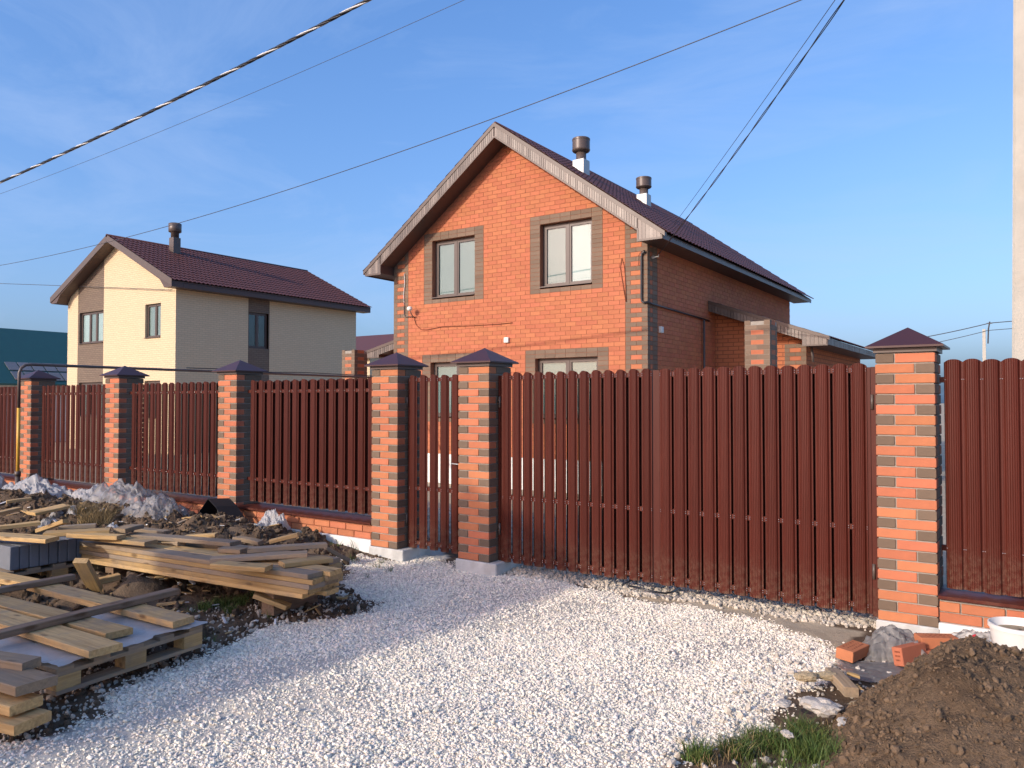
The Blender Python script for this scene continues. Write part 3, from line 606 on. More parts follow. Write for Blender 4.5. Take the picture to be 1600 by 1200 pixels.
for k in range(int((5.0-ZP)/COP)):
    z0, z1 = ZP+k*COP+JT/2, ZP+(k+1)*COP-JT/2
    row = [(HY0-.008+.001, HY0+.125, 1), (HY0+.125, HY0+.25, 0), (HY0+.25, HY0+.51, 1)] if k % 2 == 0 else [(HY0-.007, HY0+.25, 1), (HY0+.25, HY0+.51, 1)]
    y = HY0+.51-(MODX/2 if k % 2 else 0)
    while y < HY1:
        if min(y+MODX, HY1)-max(y, HY0+.51) > .03: row.append((max(y, HY0+.51), min(y+MODX, HY1), 0))
        y += MODX
    for a, b_, br in row:
        pr = .008+rng.uniform(-.001, .001); sr[br].box(HX1-.02, HX1+pr-.002, a+(JT/2 if a > HY0 else 0), b_-JT/2, z0, z1)
for br, mt in ((0, 'brick_house'), (1, 'brick_house_brown')): tag(sr[br].build('brickwork', mt, side), kind='stuff')
# windows
def window(parent, x0, x1, z0, z1, y, panes, fr=.055, mat='frame_brown', axis='x', depth=.06, sill=True, blinds=('blind_grey', 'blind_grey')):
    """window set in a facade; local frame: u along the wall, y inwards"""
    def P(u, d, z): return (u, y+d, z) if axis == 'x' else (y-d, u, z)
    def bx(m, u0, u1, d0, d1, a, b_):
        p = P(u0, d0, a); q_ = P(u1, d1, b_); m.box(min(p[0], q_[0]), max(p[0], q_[0]), min(p[1], q_[1]), max(p[1], q_[1]), a, b_)
    f = MB(); bx(f, x0+.001, x0+fr, 0, depth, z0+.001, z1-.001); bx(f, x1-fr, x1-.001, 0, depth, z0+.001, z1-.001); bx(f, x0+fr, x1-fr, 0, depth, z0+.001, z0+fr); bx(f, x0+fr, x1-fr, 0, depth, z1-fr, z1-.001)
    win = f.build('window', mat, parent)
    n = len(panes); tot = sum(panes); u = x0+fr; span = x1-x0-2*fr
    for i, pw in enumerate(panes):
        e = u+span*pw/tot
        if i < n-1:
            m = MB(); bx(m, e-.03, e+.03, -.006, depth-.002, z0+fr, z1-fr); m.build('mullion', mat, win)
        a, c = u+(.03 if i else 0), e-(.03 if i < n-1 else 0)
        s = MB()
        for q0, q1, r0, r1 in ((a, a+.045, z0+fr, z1-fr), (c-.045, c, z0+fr, z1-fr), (a+.045, c-.045, z0+fr, z0+fr+.045), (a+.045, c-.045, z1-fr-.045, z1-fr)): bx(s, q0, q1, .003, depth-.006, r0, r1)
        s.build('sash', mat, win)
        g = MB(); bx(g, a+.04, c-.04, .026, .030, z0+fr+.04, z1-fr-.04); g.build('pane', 'window_glass', win)
        bl = MB(); bx(bl, a+.03, c-.03, .042, .046, z0+fr+.03, z1-fr-.03); bl.build('blind', blinds[i % len(blinds)], win)
        u = e
    if sill:
        m = MB(); bx(m, x0+.002, x1-.002, -.165, -.003, z0-.001, z0+.022); m.build('window_sill', mat, win)
    return win
for w in WIN:
    window(house, w['x0'], w['x1'], w['z0']+.03, w['z1'], HY0+.13, (1, 1), blinds=('blind_grey', 'blind_reflection_white') if w['name'] == 'ur' else ('blind_grey', 'blind_grey'))  # right pane of upper right window: mirrored bright sky painted as white sheet
# roof
roof = MB()
YF, YB = HY0-OV, HY1+.55
for s in (-1, 1):     # deck under each slope
    xe = HC+s*((HX1-HX0)/2+SO)
    roof.prism([(HC, YF+.012, ZR), (xe, YF+.012, ZR-SL*abs(xe-HC)), (xe, YF+.012, ZR-SL*abs(xe-HC)-.05), (HC, YF+.012, ZR-.05)], (0, YB-YF-.02, 0))
rf = roof.build('roof', 'soffit_dark', house)
half = (HX1-HX0)/2+SO+.05; ld = half*math.hypot(1, SL)
for s in (-1, 1):
    tile_sheet('tile_sheet', (HC+s*.02, YF-.01, ZR+.015), (0, 1, 0), (s, 0, -SL), YB-YF+.02, ld, 'roof_brown', rf)
b = MB(); b.tube([(HC, YF+.02, ZR+.03), (HC, YB+.03, ZR+.03)], .055, 12); b.build('ridge_cap', 'roof_brown', rf, True)
BO = .30     # vertical depth of the barge board
for s in (-1, 1):
    xe = HC+s*((HX1-HX0)/2+SO); c, sn = 1/math.hypot(1, SL), SL/math.hypot(1, SL)
    # barge trim along the verge
    m = MB(); m.prism([(HC, YF-.02, ZR+.055), (xe+s*.06, YF-.02, roof_z(xe)+.055-SL*.06), (xe+s*.06, YF-.02, roof_z(xe)-.045-SL*.06), (HC, YF-.02, ZR-.045)], (0, .10, 0)); m.build('verge_trim', 'trim_brown', rf)
    xw = HX1 if s > 0 else HX0
    # lower trim strip, its soffit and the strips in between
    m = MB(); m.prism([(HC, YF-.008, ZR-BO+.045), (xw, YF-.008, roof_z(xw)-BO+.045), (xw, YF-.008, roof_z(xw)-BO), (HC, YF-.008, ZR-BO)], (0, .02, 0)); m.build('lower_trim', 'trim_brown', rf)
    m = MB(); m.prism([(HC, YF+.0125, ZR-.051), (xw, YF+.0125, roof_z(xw)-.051), (xw, YF+.0125, roof_z(xw)-BO+.002), (HC, YF+.0125, ZR-BO+.002)], (0, OV-.02, 0)); m.build('soffit', 'soffit_dark', rf)
    n = 62; soffit_strips(rf, (HC+s*.02, YF, ZR-BO+.046-SL*.02), (xw, YF, roof_z(xw)-BO+.046), (0, 0, BO-.046-.046), n)
    # boxed eave return
    zb = 4.935
    m = MB(); m.prism([(xw, YF+.0125, roof_z(xw)-.051), (xe, YF+.0125, roof_z(xe)-.051), (xe, YF+.0125, zb), (xw, YF+.0125, zb)], (0, YB-YF-.03, 0)); m.build('eave_box', 'soffit_dark', rf)
    m = MB(); m.box(min(xw, xe)-.006, max(xw, xe)+.006, YF-.010, YF+.012, zb-.03, zb+.012); m.box(min(xe, xe-s*.035), max(xe, xe-s*.035), YF-.012, YF+.012, zb+.0121, roof_z(xe)-.047); m.box(min(xw, xw+s*.03), max(xw, xw+s*.03), YF-.012, YF+.012, zb+.0121, roof_z(xw)-BO+.04); m.build('eave_trim', 'trim_brown', rf)
    for i in range(6):      # slanting strips on the box front
        x0 = xw+s*(.03+i*.082); x1 = x0+s*.078; q = [(x0, zb+.012), (x1, zb+.012), (x1, roof_z(x1)-.046), (x0, roof_z(x0)-.046)]
        tl = rng.uniform(-.005, .005); mm = MB(); mm.prism([(q[0][0], YF-.004+tl, q[0][1]), (q[1][0], YF-.004-tl, q[1][1]), (q[2][0], YF-.004-tl, q[2][1]), (q[3][0], YF-.004+tl, q[3][1])], (0, .012, 0)); mm.build('fascia_strip', 'soffit_brown', rf)
    # side fascia: ribbed cladding below the eave
    m = MB(); y = YF+.02
    zt = roof_z(xe)-.03
    m.box(min(xe, xe+s*.012), max(xe, xe+s*.012), YF+.012, YB-.02, zb-.03, zb+.045)
    m.build('fascia_trim', 'trim_brown', rf)
    if s > 0:
        n = int((YB-YF)/.1); sm_ = MB(); sm_.box(0, .008, 0, .078, 0, zt-zb-.046); sme = sm_.mesh('fascia_strip', 'soffit_brown')
        for i in range(n):
            o = link('fascia_strip', sme, rf, (xe+.001, YF+.04+i*.1, zb+.0455)); o.rotation_euler.z = R(rng.uniform(-3, 3))
# flues
def flue(parent, x, y, zbase, ztop):
    h = ztop-zbase; sq = .155
    b = MB(); b.box(x-sq, x+sq, y-sq, y+sq, zbase-.35, zbase+h*.36); f = link('flue', bevel(b.mesh('flue', 'galvanised'), .006), parent)
    b = MB(); b.lathe([(.14, h*.36), (.14, h*.37), (.125, h*.40), (.125, h*.66)], (x, y, zbase), 24); b.build('flue_neck', 'flue_metal', f, True)
    b = MB(); b.lathe([(.13, h*.58), (.205, h*.62), (.222, h*.65), (.222, h*.68), (.216, h*.69), (.216, h*.93), (.222, h*.94), (.222, h*.985), (.21, h), (.18, h*1.0)], (x, y, zbase), 28); o = b.build('flue_cowl', 'flue_metal', f, True)
    o.modifiers.new('e', 'EDGE_SPLIT').split_angle = R(35)
flue(house, -9.2, 16.51, 7.24, 8.085); flue(house, -9.2, 20.17, 7.24, 8.0)
# services and thin dark lines on the walls
b = MB(); p = [(-6.79, 14.95, 4.775), (-6.82, 14.945, 4.77), (-6.87, 14.945, 4.74), (-6.88, 14.945, 4.66), (-6.885, 14.945, 3.8), (-6.875, 14.945, 3.73), (-6.84, 14.945, 3.70), (-6.74, 14.95, 3.70), (-6.72, 15.1, 3.68), (-6.725, 18.6, 3.62)]
b.tube(p, .022, 8); b.build('supply_conduit', 'cable_black', house, True)
b = MB(); b.tube([(-6.79, 14.94, 4.80), (-6.86, 14.93, 4.79), (-6.93, 14.94, 4.72), (-6.94, 14.95, 4.5)], .007, 6); b.build('cable', 'cable_black', house, True)
b = MB(); b.box(-6.77, -6.71, 15.20, 15.235, 4.66, 4.72); b.tube([(-6.72, 15.22, 4.69), (-6.60, 15.20, 4.69), (-6.58, 15.16, 4.73)], .012, 6); b.build('cable_hook', 'galvanised', house)
b = MB(); b.box(-6.77, -6.70, 15.57, 15.70, 3.10, 3.24); link('junction_box', bevel(b.mesh('junction_box', 'box_white'), .008), house)
b = MB(); b.box(-10.43, -10.30, 14.93, 14.995, 3.0, 3.13); link('junction_box', bevel(b.mesh('junction_box', 'box_white'), .01), house)
b = MB(); b.lathe([(.03, 0), (.06, .02), (.075, .06), (.06, .1), (.02, .12)], (-13.26, 14.78, 3.93), 16); lamp = b.build('wall_lamp', 'box_white', house, True)
b = MB(); b.tube([(-13.26, 14.99, 3.78), (-13.26, 14.9, 3.8), (-13.26, 14.80, 3.92)], .014, 6); b.build('lamp_arm', 'pipe_brown', lamp, True)
b = MB(); b.tube([(-13.62, 14.97, 4.12), (-13.62, 14.97, 3.88), (-13.58, 14.97, 3.82), (-13.30, 14.97, 3.80)], .012, 6); b.build('cable', 'pipe_brown', house, True)  # brown line bent along the wall
b = MB(); b.tube([(-13.62, 14.968, 4.95), (-13.60, 14.966, 4.7), (-13.64, 14.966, 4.4), (-13.62, 14.968, 4.14)], .009, 6); b.build('cable', 'cable_grey', house, True)
b = MB(); b.tube([(-13.28, 14.972, 3.78), (-13.22, 14.972, 3.60), (-13.05, 14.972, 3.46), (-12.85, 14.972, 3.44), (-12.4, 14.972, 3.49), (-11.5, 14.972, 3.47), (-10.6, 14.972, 3.46), (-10.2, 14.972, 3.47)], .008, 6); b.build('cable', 'slate_mark', house, True)  # thin dark red line along the wall
b = MB(); b.tube([(-7.35, 14.975, 4.70), (-7.39, 14.975, 4.5), (-7.34, 14.975, 4.2), (-7.26, 14.975, 3.75)], .006, 6); b.tube([(-7.35, 14.975, 4.70), (-7.29, 14.975, 4.5), (-7.26, 14.975, 4.1), (-7.25, 14.975, 3.75)], .006, 6); b.build('cable', 'slate_mark', house, True)  # two thin dark red lines running down the wall
# side annex with a lean-to roof, each side of the house
def lean_to(x_in, x_out, y0, y1, z_in, z_out, wall_x, label_part, right=True):
    s = 1 if right else -1
    an = link('annex', None, house)
    if True:
        b = MB(); b.box(min(x_in, wall_x), max(x_in, wall_x)-0, y0+.5, y1, -.8, z_out-.1); b.prism([(x_in, y0+.5, z_out-.1), (wall_x, y0+.5, z_out-.1), (wall_x, y0+.5, z_out-.1+(z_in-z_out)*abs(x_out-wall_x)/abs(x_out-x_in)-.12), (x_in, y0+.5, z_in-.25)], (0, y1-y0-.5, 0)); b.build('annex_wall', 'brick_annex', an)
        q = {0: MB(), 1: MB()}; x0 = min(wall_x, wall_x-s*.51)
        for k in range(29):
            z0, z1 = ZP+k*COP-.2, ZP+(k+1)*COP-JT-.2; row = [(0, .125, 1), (.125, .385, 0), (.385, .51, 1)] if k % 2 else [(0, .255, 1), (.255, .51, 1)]
            for a, c, br in row: q[br].box(x0+a+.004, x0+c-.004, y0+.49, y0+.55, z0, z1)
        for br, mt in ((0, 'brick_house'), (1, 'brick_house_brown')): tag(q[br].build('quoin_bricks', mt, an), kind='stuff')
    sl = (z_in-z_out)/abs(x_out-x_in); L_ = abs(x_out-x_in)
    m = MB(); m.prism([(x_in, y0, z_in-.02), (x_out, y0, z_out-.02), (x_out, y0, z_out-.06), (x_in, y0, z_in-.06)], (0, y1-y0, 0)); m.build('roof_deck', 'soffit_dark', an)
    tile_sheet('tile_sheet', (x_in, y0-.01, z_in-.01), (0, 1, 0), (s, 0, -sl), y1-y0, L_*math.hypot(1, sl)+.05, 'roof_brown', an)
    m = MB(); m.prism([(x_in, y0-.02, z_in+.035), (x_out+s*.05, y0-.02, z_out+.035-sl*.05), (x_out+s*.05, y0-.02, z_out-.05-sl*.05), (x_in, y0-.02, z_in-.05)], (0, .08, 0)); m.build('verge_trim', 'trim_brown', an)
    xw = x_out-s*.56; zw = z_out+sl*.56; bo = .23
    m = MB(); m.prism([(x_in, y0+.013, z_in-.061), (xw, y0+.013, zw-.061), (xw, y0+.013, zw-bo), (x_in, y0+.013, z_in-bo)], (0, .5, 0)); m.build('soffit', 'soffit_dark', an)
    soffit_strips(an, (x_in, y0, z_in-bo), (xw, y0, zw-bo), (0, 0, bo-.052), int(L_/.1))
    zb = z_out-.17
    m = MB(); m.prism([(xw, y0+.013, zw-.061), (x_out, y0+.013, z_out-.061), (x_out, y0+.013, zb), (xw, y0+.013, zb)], (0, y1-y0-.03, 0)); m.build('eave_box', 'soffit_dark', an)
    m = MB(); m.box(min(xw, x_out)-.005, max(xw, x_out)+.005, y0-.01, y0+.0125, zb-.022, zb+.01); m.build('eave_trim', 'trim_brown', an)
    for i in range(6):
        x0 = xw+s*(.005+i*.09); x1 = x0+s*.085; mm = MB(); tl = rng.uniform(-.004, .004)
        zt0 = z_out+sl*abs(x_out-x0)-.052; zt1 = z_out+sl*abs(x_out-x1)-.052
        mm.prism([(x0, y0-.003+tl, zb+.0101), (x1, y0-.003-tl, zb+.0101), (x1, y0-.003-tl, zt1), (x0, y0-.003+tl, zt0)], (0, .012, 0)); mm.build('fascia_strip', 'soffit_brown', an)
    if right:
        st = MB(); st.box(0, .008, 0, .08, 0, z_out-.03-zb); sme = st.mesh('fascia_strip', 'soffit_brown')
        for i in range(int((y1-y0-.1)/.1)):
            o = link('fascia_strip', sme, an, (x_out+.001, y0+.05+i*.1, zb)); o.rotation_euler.z = R(rng.uniform(-3, 3))
        b = MB(); b.tube([(x_out-.45, y0+.44, zb-.02), (x_out-.42, y0+.44, zb-.38)], .03, 8); b.build('downpipe', 'pipe_brown', an, True)
lean_to(HX1+.01, -3.95, 18.62, 25.9, 4.10, 3.09, -4.53, 'right')
lean_to(HX0-.01, -17.05, 17.0, 24.5, 3.85, 3.13, -16.5, 'left', False)
b = MB(); b.tube([(-6.70, 18.15, 3.6), (-6.70, 18.15, -.5)], .03, 8); b.build('downpipe', 'pipe_brown', house, True)

# unfinished brick pillars beside the house
def yard_pillar(x, y, ztop, label):
    t = thing('yard_pillar', label, 'pillar', (x, y, 0), 'unfinished brick pillars beside the house')
    c = MB(); c.box(.008, .502, .008, .502, -.8, ztop-.03); c.build('mortar_core', 'mortar_grey', t); n = int(round(ztop/COP))
    mm = {}
    def bm_(w, d, br):
        k = (w, d, br)
        if k not in mm: q = MB(); q.box(0, w, 0, d, 0, COP-JT); mm[k] = q.mesh('brick', 'brick_house_brown' if br else 'brick_house')
        return mm[k]
    for k in range(n):
        z = k*COP+ztop-n*COP
        top = k == n-1
        if k % 2: sp = [(0, 0, .251, .12, 1), (.259, 0, .251, .12, 1), (.39, .128, .12, .251, 1), (0, .128, .12, .251, 1), (0, .39, .251, .12, 1), (.259, .39, .251, .12, 1)]
        else: sp = [(0, 0, .12, .251, 1), (.128, 0, .254, .12, 0), (.39, 0, .12, .12, 1), (.39, .128, .12, .254, 0), (.39, .39, .12, .12, 1), (0, .259, .12, .251, 1), (.128, .39, .254, .12, 0)]
        for i, (a, c_, w, d, br) in enumerate(sp):
            if top and i in (1, 4, 5): continue
            link('brick', bm_(w, d, br), t, (a, c_, z))
    return t
yard_pillar(-4.905, 15.6, 3.26, 'unfinished brick pillar right of the house, its top course incomplete')
yard_pillar(-16.60, 15.6, 3.10, 'unfinished brick pillar left of the house, just above the fence')

# ------------------------------------------------------------------ the cream neighbour house
nb = thing('neighbour_house', 'cream brick house with brown panels and brown tiled roof at left', 'house')
NX0, NX1, NY0, NY1 = -36.24, -27.8, 17.4, 27.05; NC_ = (NX0+NX1)/2; NR = 8.52; NS = .478
def ncl(d): return [(NS, -1, NR-d-NS*NC_), (-NS, -1, NR-d+NS*NC_)]
fwin = [(-29.95, -28.83, 4.18, 5.56), (-35.22, -33.2, 4.16, 5.56), (-29.95, -28.83, .95, 2.45), (-35.22, -33.2, .95, 2.45)]
for (a, c, mt, nm) in ((NX0, -35.33, 'brick_cream', 'front_wall'), (-33.16, NX1, 'brick_cream', 'front_wall'), (-35.33, -33.16, 'brick_taupe', 'brown_panel')):
    m = MB(); yy = NY0+(.01 if mt == 'brick_taupe' else 0)
    hs = [h for h in fwin if a < (h[0]+h[1])/2 < c]
    for p in wall_cells(a, c, -.8, 8.6, hs, ncl(.2)): m.poly([(x, yy, z) for x, z in p])
    for h in hs:
        for p, q_ in (((h[0], h[2]), (h[0], h[3])), ((h[0], h[3]), (h[1], h[3])), ((h[1], h[3]), (h[1], h[2])), ((h[1], h[2]), (h[0], h[2]))): m.poly([(p[0], yy, p[1]), (q_[0], yy, q_[1]), (q_[0], yy+.2, q_[1]), (p[0], yy+.2, p[1])])
    m.build(nm, mt, nb)
m = MB(); hole = [(20.76, 21.80, 3.92, 5.46), (20.76, 21.80, .95, 2.45)]
for a, c, mt, nm in ((NY0, 20.75, 'brick_cream', 'side_wall'), (21.85, NY1, 'brick_cream', 'side_wall'), (20.75, 21.85, 'brick_taupe', 'brown_panel')):
    m = MB(); hs = hole if mt == 'brick_taupe' else []; xx = NX1-(.01 if hs else 0)
    for p in wall_cells(a, c, -.8, 6.4, hs): m.poly([(xx, y, z) for y, z in p])
    m.build(nm, mt, nb)
m = MB(); m.poly([(NX0, NY0, -.8), (NX0, NY0, 6.3), (NX0, NY1, 6.3), (NX0, NY1, -.8)]); m.poly([(NX0, NY1, -.8), (NX0, NY1, 6.2), (NC_, NY1, 8.2), (NX1, NY1, 6.2), (NX1, NY1, -.8)]); m.build('rear_wall', 'brick_cream', nb)
window(nb, *fwin[0], NY0+.1, (1.25, 1), blinds=('blind_grey', 'blind_grey')); window(nb, *fwin[1], NY0+.11, (1, .8, 1), blinds=('blind_reflection_white', 'blind_grey', 'blind_reflection_white'))
window(nb, *fwin[2], NY0+.1, (1, 1)); window(nb, *fwin[3], NY0+.11, (1, .8, 1))
for h in hole: window(nb, *h, NX1-.11, (1, 1), axis='y', sill=False, blinds=('room_dark', 'room_dark'))
m = MB(); YF2, YB2 = NY0-.5, NY1+.5
for s in (-1, 1):
    xe = NC_+s*((NX1-NX0)/2+.5); m.prism([(NC_, YF2, NR), (xe, YF2, NR-NS*abs(xe-NC_)), (xe, YF2, NR-NS*abs(xe-NC_)-.06), (NC_, YF2, NR-.06)], (0, YB2-YF2, 0))
nr = m.build('roof', 'soffit_dark', nb)
for s in (-1, 1):
    hl = (NX1-NX0)/2+.55; xe = NC_+s*((NX1-NX0)/2+.5); xw = NC_+s*(NX1-NX0)/2; zf = lambda x: NR-NS*abs(x-NC_)
    tile_sheet('tile_sheet', (NC_+s*.02, YF2-.01, NR+.01), (0, 1, 0), (s, 0, -NS), YB2-YF2+.02, hl*math.hypot(1, NS), 'roof_brown', nr, per=5, amp=.018, sag=.024)
    m = MB(); m.prism([(NC_, YF2-.03, NR+.06), (xe+s*.04, YF2-.03, zf(xe)+.05), (xe+s*.04, YF2-.03, zf(xe)-.2), (xw-s*.05, YF2-.03, zf(xw)-.2), (NC_, YF2-.03, NR-.22)], (0, .03, 0)); m.build('barge_board', 'trim_brown', nr)
    m = MB(); m.prism([(NC_, YF2+.001, NR-.062), (xe, YF2+.001, zf(xe)-.062), (xe, YF2+.001, zf(xe)-.24), (xw, YF2+.001, zf(xe)-.24), (xw-s*.3, YF2+.001, zf(xw)-.2+.06), (NC_, YF2+.001, NR-.22)], (0, .49, 0)); m.build('soffit', 'soffit_dark', nr)
    m = MB(); m.box(min(xe, xw), max(xe, xw), YF2+.5, YB2-.01, zf(xe)-.24, zf(xe)-.05); m.build('eave_box', 'soffit_dark', nr)
b = MB(); b.tube([(NC_, YF2-.03, NR+.03), (NC_, YB2+.03, NR+.03)], .07, 10); b.build('ridge_cap', 'roof_brown', nr, True)
b = MB(); b.box(-31.37, -31.03, 19.28, 19.62, 7.6, 8.80); fl = b.build('flue', 'flue_metal', nb)
b = MB(); b.lathe([(.17, 0), (.17, .22), (.25, .25), (.27, .27), (.27, .62), (.23, .64)], (-31.2, 19.45, 8.80), 20); b.build('flue_cowl', 'flue_metal', fl, True)

# ------------------------------------------------------------------ houses further off
gh = thing('green_roof_house', 'house with dark green roof at the far left edge', 'house')
b = MB(); gx_, gy0, gy1 = -48.0, 16.6, 30
b.prism([(gx_, gy0, 5.75), (gx_+4.6, gy0, 2.55), (gx_+4.6, gy0, 2.45), (gx_, gy0, 5.6), (gx_-4.6, gy0, 2.45), (gx_-4.6, gy0, 2.55)], (0, gy1-gy0, 0)); rf2 = b.build('roof', 'green_roof', gh)
b = MB(); b.box(gx_-4.1, gx_+4.1, gy0+.35, gy1-.4, -.8, 2.75); b.prism([(gx_-4.1, gy0+.35, 2.75), (gx_+4.1, gy0+.35, 2.75), (gx_, gy0+.35, 5.5)], (0, gy1-gy0-.7, 0)); b.build('wall', 'white_paint', gh)
b = MB(); b.prism([(gx_, gy0-.02, 5.76), (gx_+4.62, gy0-.02, 2.55), (gx_+4.62, gy0-.02, 2.3), (gx_, gy0-.02, 5.5)], (0, .018, 0)); b.build('barge_board', 'white_paint', gh)
for i in range(6):
    sl_ = -3.2/4.6
    for q in (0, 1):
        x0 = gx_+3.0+q*.75; y0 = 18.4+i*.62; b = MB(); b.prism([(x0, y0, 5.75+sl_*(x0-gx_)+.03), (x0+.62, y0, 5.75+sl_*(x0+.62-gx_)+.03), (x0+.62, y0+.55, 5.75+sl_*(x0+.62-gx_)+.03), (x0, y0+.55, 5.75+sl_*(x0-gx_)+.03)], (0, 0, .03)); b.build('roof_panel', 'paver_grey', rf2)
fh = thing('far_house', 'small dark brown roof far behind, between the two houses', 'house')
b = MB(); b.prism([(-41.6, 40, 4.9), (-41.2, 43, 6.62), (-41.2, 43, 6.5), (-41.6, 40, 4.7)], (.01, 0, 0)); b.v = []; b.f = []
b.prism([(-46, 39, 4.85), (-46, 43, 6.75), (-46, 47, 4.85), (-46, 47, 4.7), (-46, 43, 6.55), (-46, 39, 4.7)], (7.2, 0, 0)); frf = b.build('roof', 'roof_brown', fh)
b = MB(); b.box(-45.6, -39.2, 39.5, 46.5, -.8, 4.95); b.build('wall', 'brick_cream', fh)
b = MB(); b.tube([(-39.4, 43, 6.7), (-39.4, 43, 7.3)], .06, 8); b.build('vent_pipe', 'galvanised', frf)
# unseen block behind the camera to the left, outline shaped to cast the shade
D = 20.0; lh = Vector((LX, 1, 0)); o_ = Vector((-LX*D, -D, LZ*D)); pr_ = [(-5.38, -9.5), (-5.38, .05), (-4.72, .82), (-3.62, .24), (-2.5, -1.75), (-2.5, -9.5)]
sh = thing('shade_caster', 'unseen block outside the picture, shaped to cast shade on the lumber and gravel', 'house')
b = MB(); b.prism([(x+o_.x, FY+o_.y, z+o_.z) for x, z in pr_], -lh*6.0); b.build('wall', 'brick_cream', sh)

# ------------------------------------------------------------------ poles, cables, gas pipe
b = MB(); b.prism([(-.125, 6.68, -.5), (.1, 6.68, -.5), (.1, 6.9, -.5), (-.125, 6.9, -.5)], (0, 0, .0001)); b.v = []; b.f = []
def tapered(b, c, w0, w1, z0, z1):
    i = len(b.v); b.v += [(c[0]+sx*w/2, c[1]+sy*w/2, z) for z, w in ((z0, w0), (z1, w1)) for sx, sy in ((-1, -1), (1, -1), (1, 1), (-1, 1))]
    b.f += [(i, i+3, i+2, i+1), (i+4, i+5, i+6, i+7)] + [(i+k, i+(k+1) % 4, i+4+(k+1) % 4, i+4+k) for k in range(4)]
b = MB(); tapered(b, (-.055, 7.05), .27, .19, -.5, 8.8)
b.v = [(x+max(0, z)*.012, y, z) for x, y, z in b.v]
tag(link('utility_pole', bevel(b.mesh('utility_pole', 'pole_concrete'), .018)), 'pale concrete utility pole at the right edge of the picture', 'pole')
b = MB(); tapered(b, (-2.95, 62), .26, .18, -1, 6.6); dp = tag(b.build('distant_pole', 'pole_concrete'), 'distant concrete pole rising above the solid fence panel', 'pole')
b = MB(); b.tube([(-2.72, 61.9, 5.6), (-2.68, 61.9, 6.6), (-2.6, 61.9, 7.1)], .05, 6); b.box(-2.78, -2.45, 61.88, 61.92, 6.95, 7.02); b.build('pole_bracket', 'wire_dark', dp)
def sagwire(p, q, sag, n=40): p = Vector(p); q = Vector(q); return [p+(q-p)*t+Vector((0, 0, -4*sag*t*(1-t))) for t in [i/n for i in range(n+1)]]
def through(pxs, Y): return [atY(x, y, Y) for x, y in pxs]
# thick twisted street cable
pa, pm_, pb_ = through([(0, 285), (300, 142), (575, 0)], 6.85)
co = np.polyfit([pa.x, pm_.x, pb_.x], [pa.z, pm_.z, pb_.z], 2)
tc_ = thing('twisted_cable', 'thick twisted black overhead cable with painted pale sun glints crossing the upper left sky', 'cable')
def arc(co, x0, x1, n, Y): return [Vector((x, Y, float(np.polyval(co, x)))) for x in np.linspace(x0, x1, n)]
base = arc(co, -24, .05, 500, 6.85); rr = .0125
for s_ in range(4):
    b = MB(); pts = []
    for p in base: th = 2*math.pi*(p.x/.84)+s_*math.pi/2; pts.append(p+Vector((0, math.cos(th), math.sin(th)))*rr)
    b.tube(pts, .0125, 6); b.build('strand', 'cable_grey' if s_ == 0 else 'cable_black', tc_, True)  # pale strand paints the sun's glints on the black insulation
def wire(name, pxs, Y, x0, x1, r, label, mat='wire_dark'):
    ps = through(pxs, Y); c_ = np.polyfit([p.x for p in ps], [p.z for p in ps], 2); b = MB(); b.tube(arc(c_, x0, x1, 60, Y), r, 6); return tag(b.build(name, mat, None, True), label, 'wire', 'overhead wires')
wire('overhead_wire', [(0, 303), (360, 160), (725, 0)], 6.95, -24, .05, .003, 'thin wire just below the thick twisted cable')
wire('overhead_wire', [(0, 415), (400, 310), (775, 188), (1245, 0)], 6.9, -24, .05, .0046, 'thin dark wire passing over the ridge of the brick house')
wire('overhead_wire', [(0, 443), (140, 448), (270, 453)], 17.3, -75, -27.9, .013, 'thin wire running left from the cream house corner')
hk = Vector((-6.58, 15.16, 4.73)); top = Vector((.05, 7.02, 6.75))
def stay(px, py):      # the pole end is fixed so that the line passes the given sight line
    d = ray(px, py); t = (hk.y-(hk.x)*d.y/d.x)/((top.x-hk.x)*d.y/d.x-(top.y-hk.y)) if abs(d.x) > 1e-6 else .7
    t = abs(t); p = hk+(top-hk)*t; z = 1.6+d.z*(p.y/d.y); return hk.z+(z-hk.z)/t
top.z = stay(1318, 0)+.12
for k, (dz, r, lab) in enumerate(((0, .0065, 'thicker of the two service wires from the house corner up to the pole'),)):
    b = MB()
    for q in range(2):
        base2 = sagwire(hk, top+Vector((0, 0, dz)), .12, 160); pts = [p+Vector((math.cos(i*.22+q*math.pi)*.010, 0, math.sin(i*.22+q*math.pi)*.010)) for i, p in enumerate(base2)]; b.tube(pts, r, 5)
    tag(b.build('service_wire', 'cable_black', None, True), lab, 'wire', 'service wires')
b = MB(); b.tube(sagwire(atY(1046, 360, 18), (.05, 7.02, top.z+.06), .06), .005, 5); tag(b.build('service_wire', 'wire_dark', None, True), 'thinner service wire behind the thicker one at right of the roof', 'wire', 'service wires')
b = MB(); b.tube(sagwire((-9, 62, 5.9), (-2.6, 61.9, 7.0), .1, 10)+sagwire((-2.6, 61.9, 7.0), (14, 62, 8.2), .15, 10)[1:], .03, 5); tag(b.build('distant_wire', 'wire_dark'), 'upper wire on the distant pole behind the solid fence panel', 'wire')
b = MB(); b.tube(sagwire((-9, 62, 5.3), (-2.7, 61.9, 6.5), .1, 10)+sagwire((-2.7, 61.9, 6.5), (14, 62, 7.7), .15, 10)[1:], .022, 5); tag(b.build('distant_wire', 'wire_dark'), 'lower wire on the distant pole behind the solid fence panel', 'wire')
gp = thing('gas_pipe', 'brown gas pipe with yellow riser bending over the left end of fence', 'pipe', (-13.87, 5.9, 0))
def bend(p, q, r_, a): return p
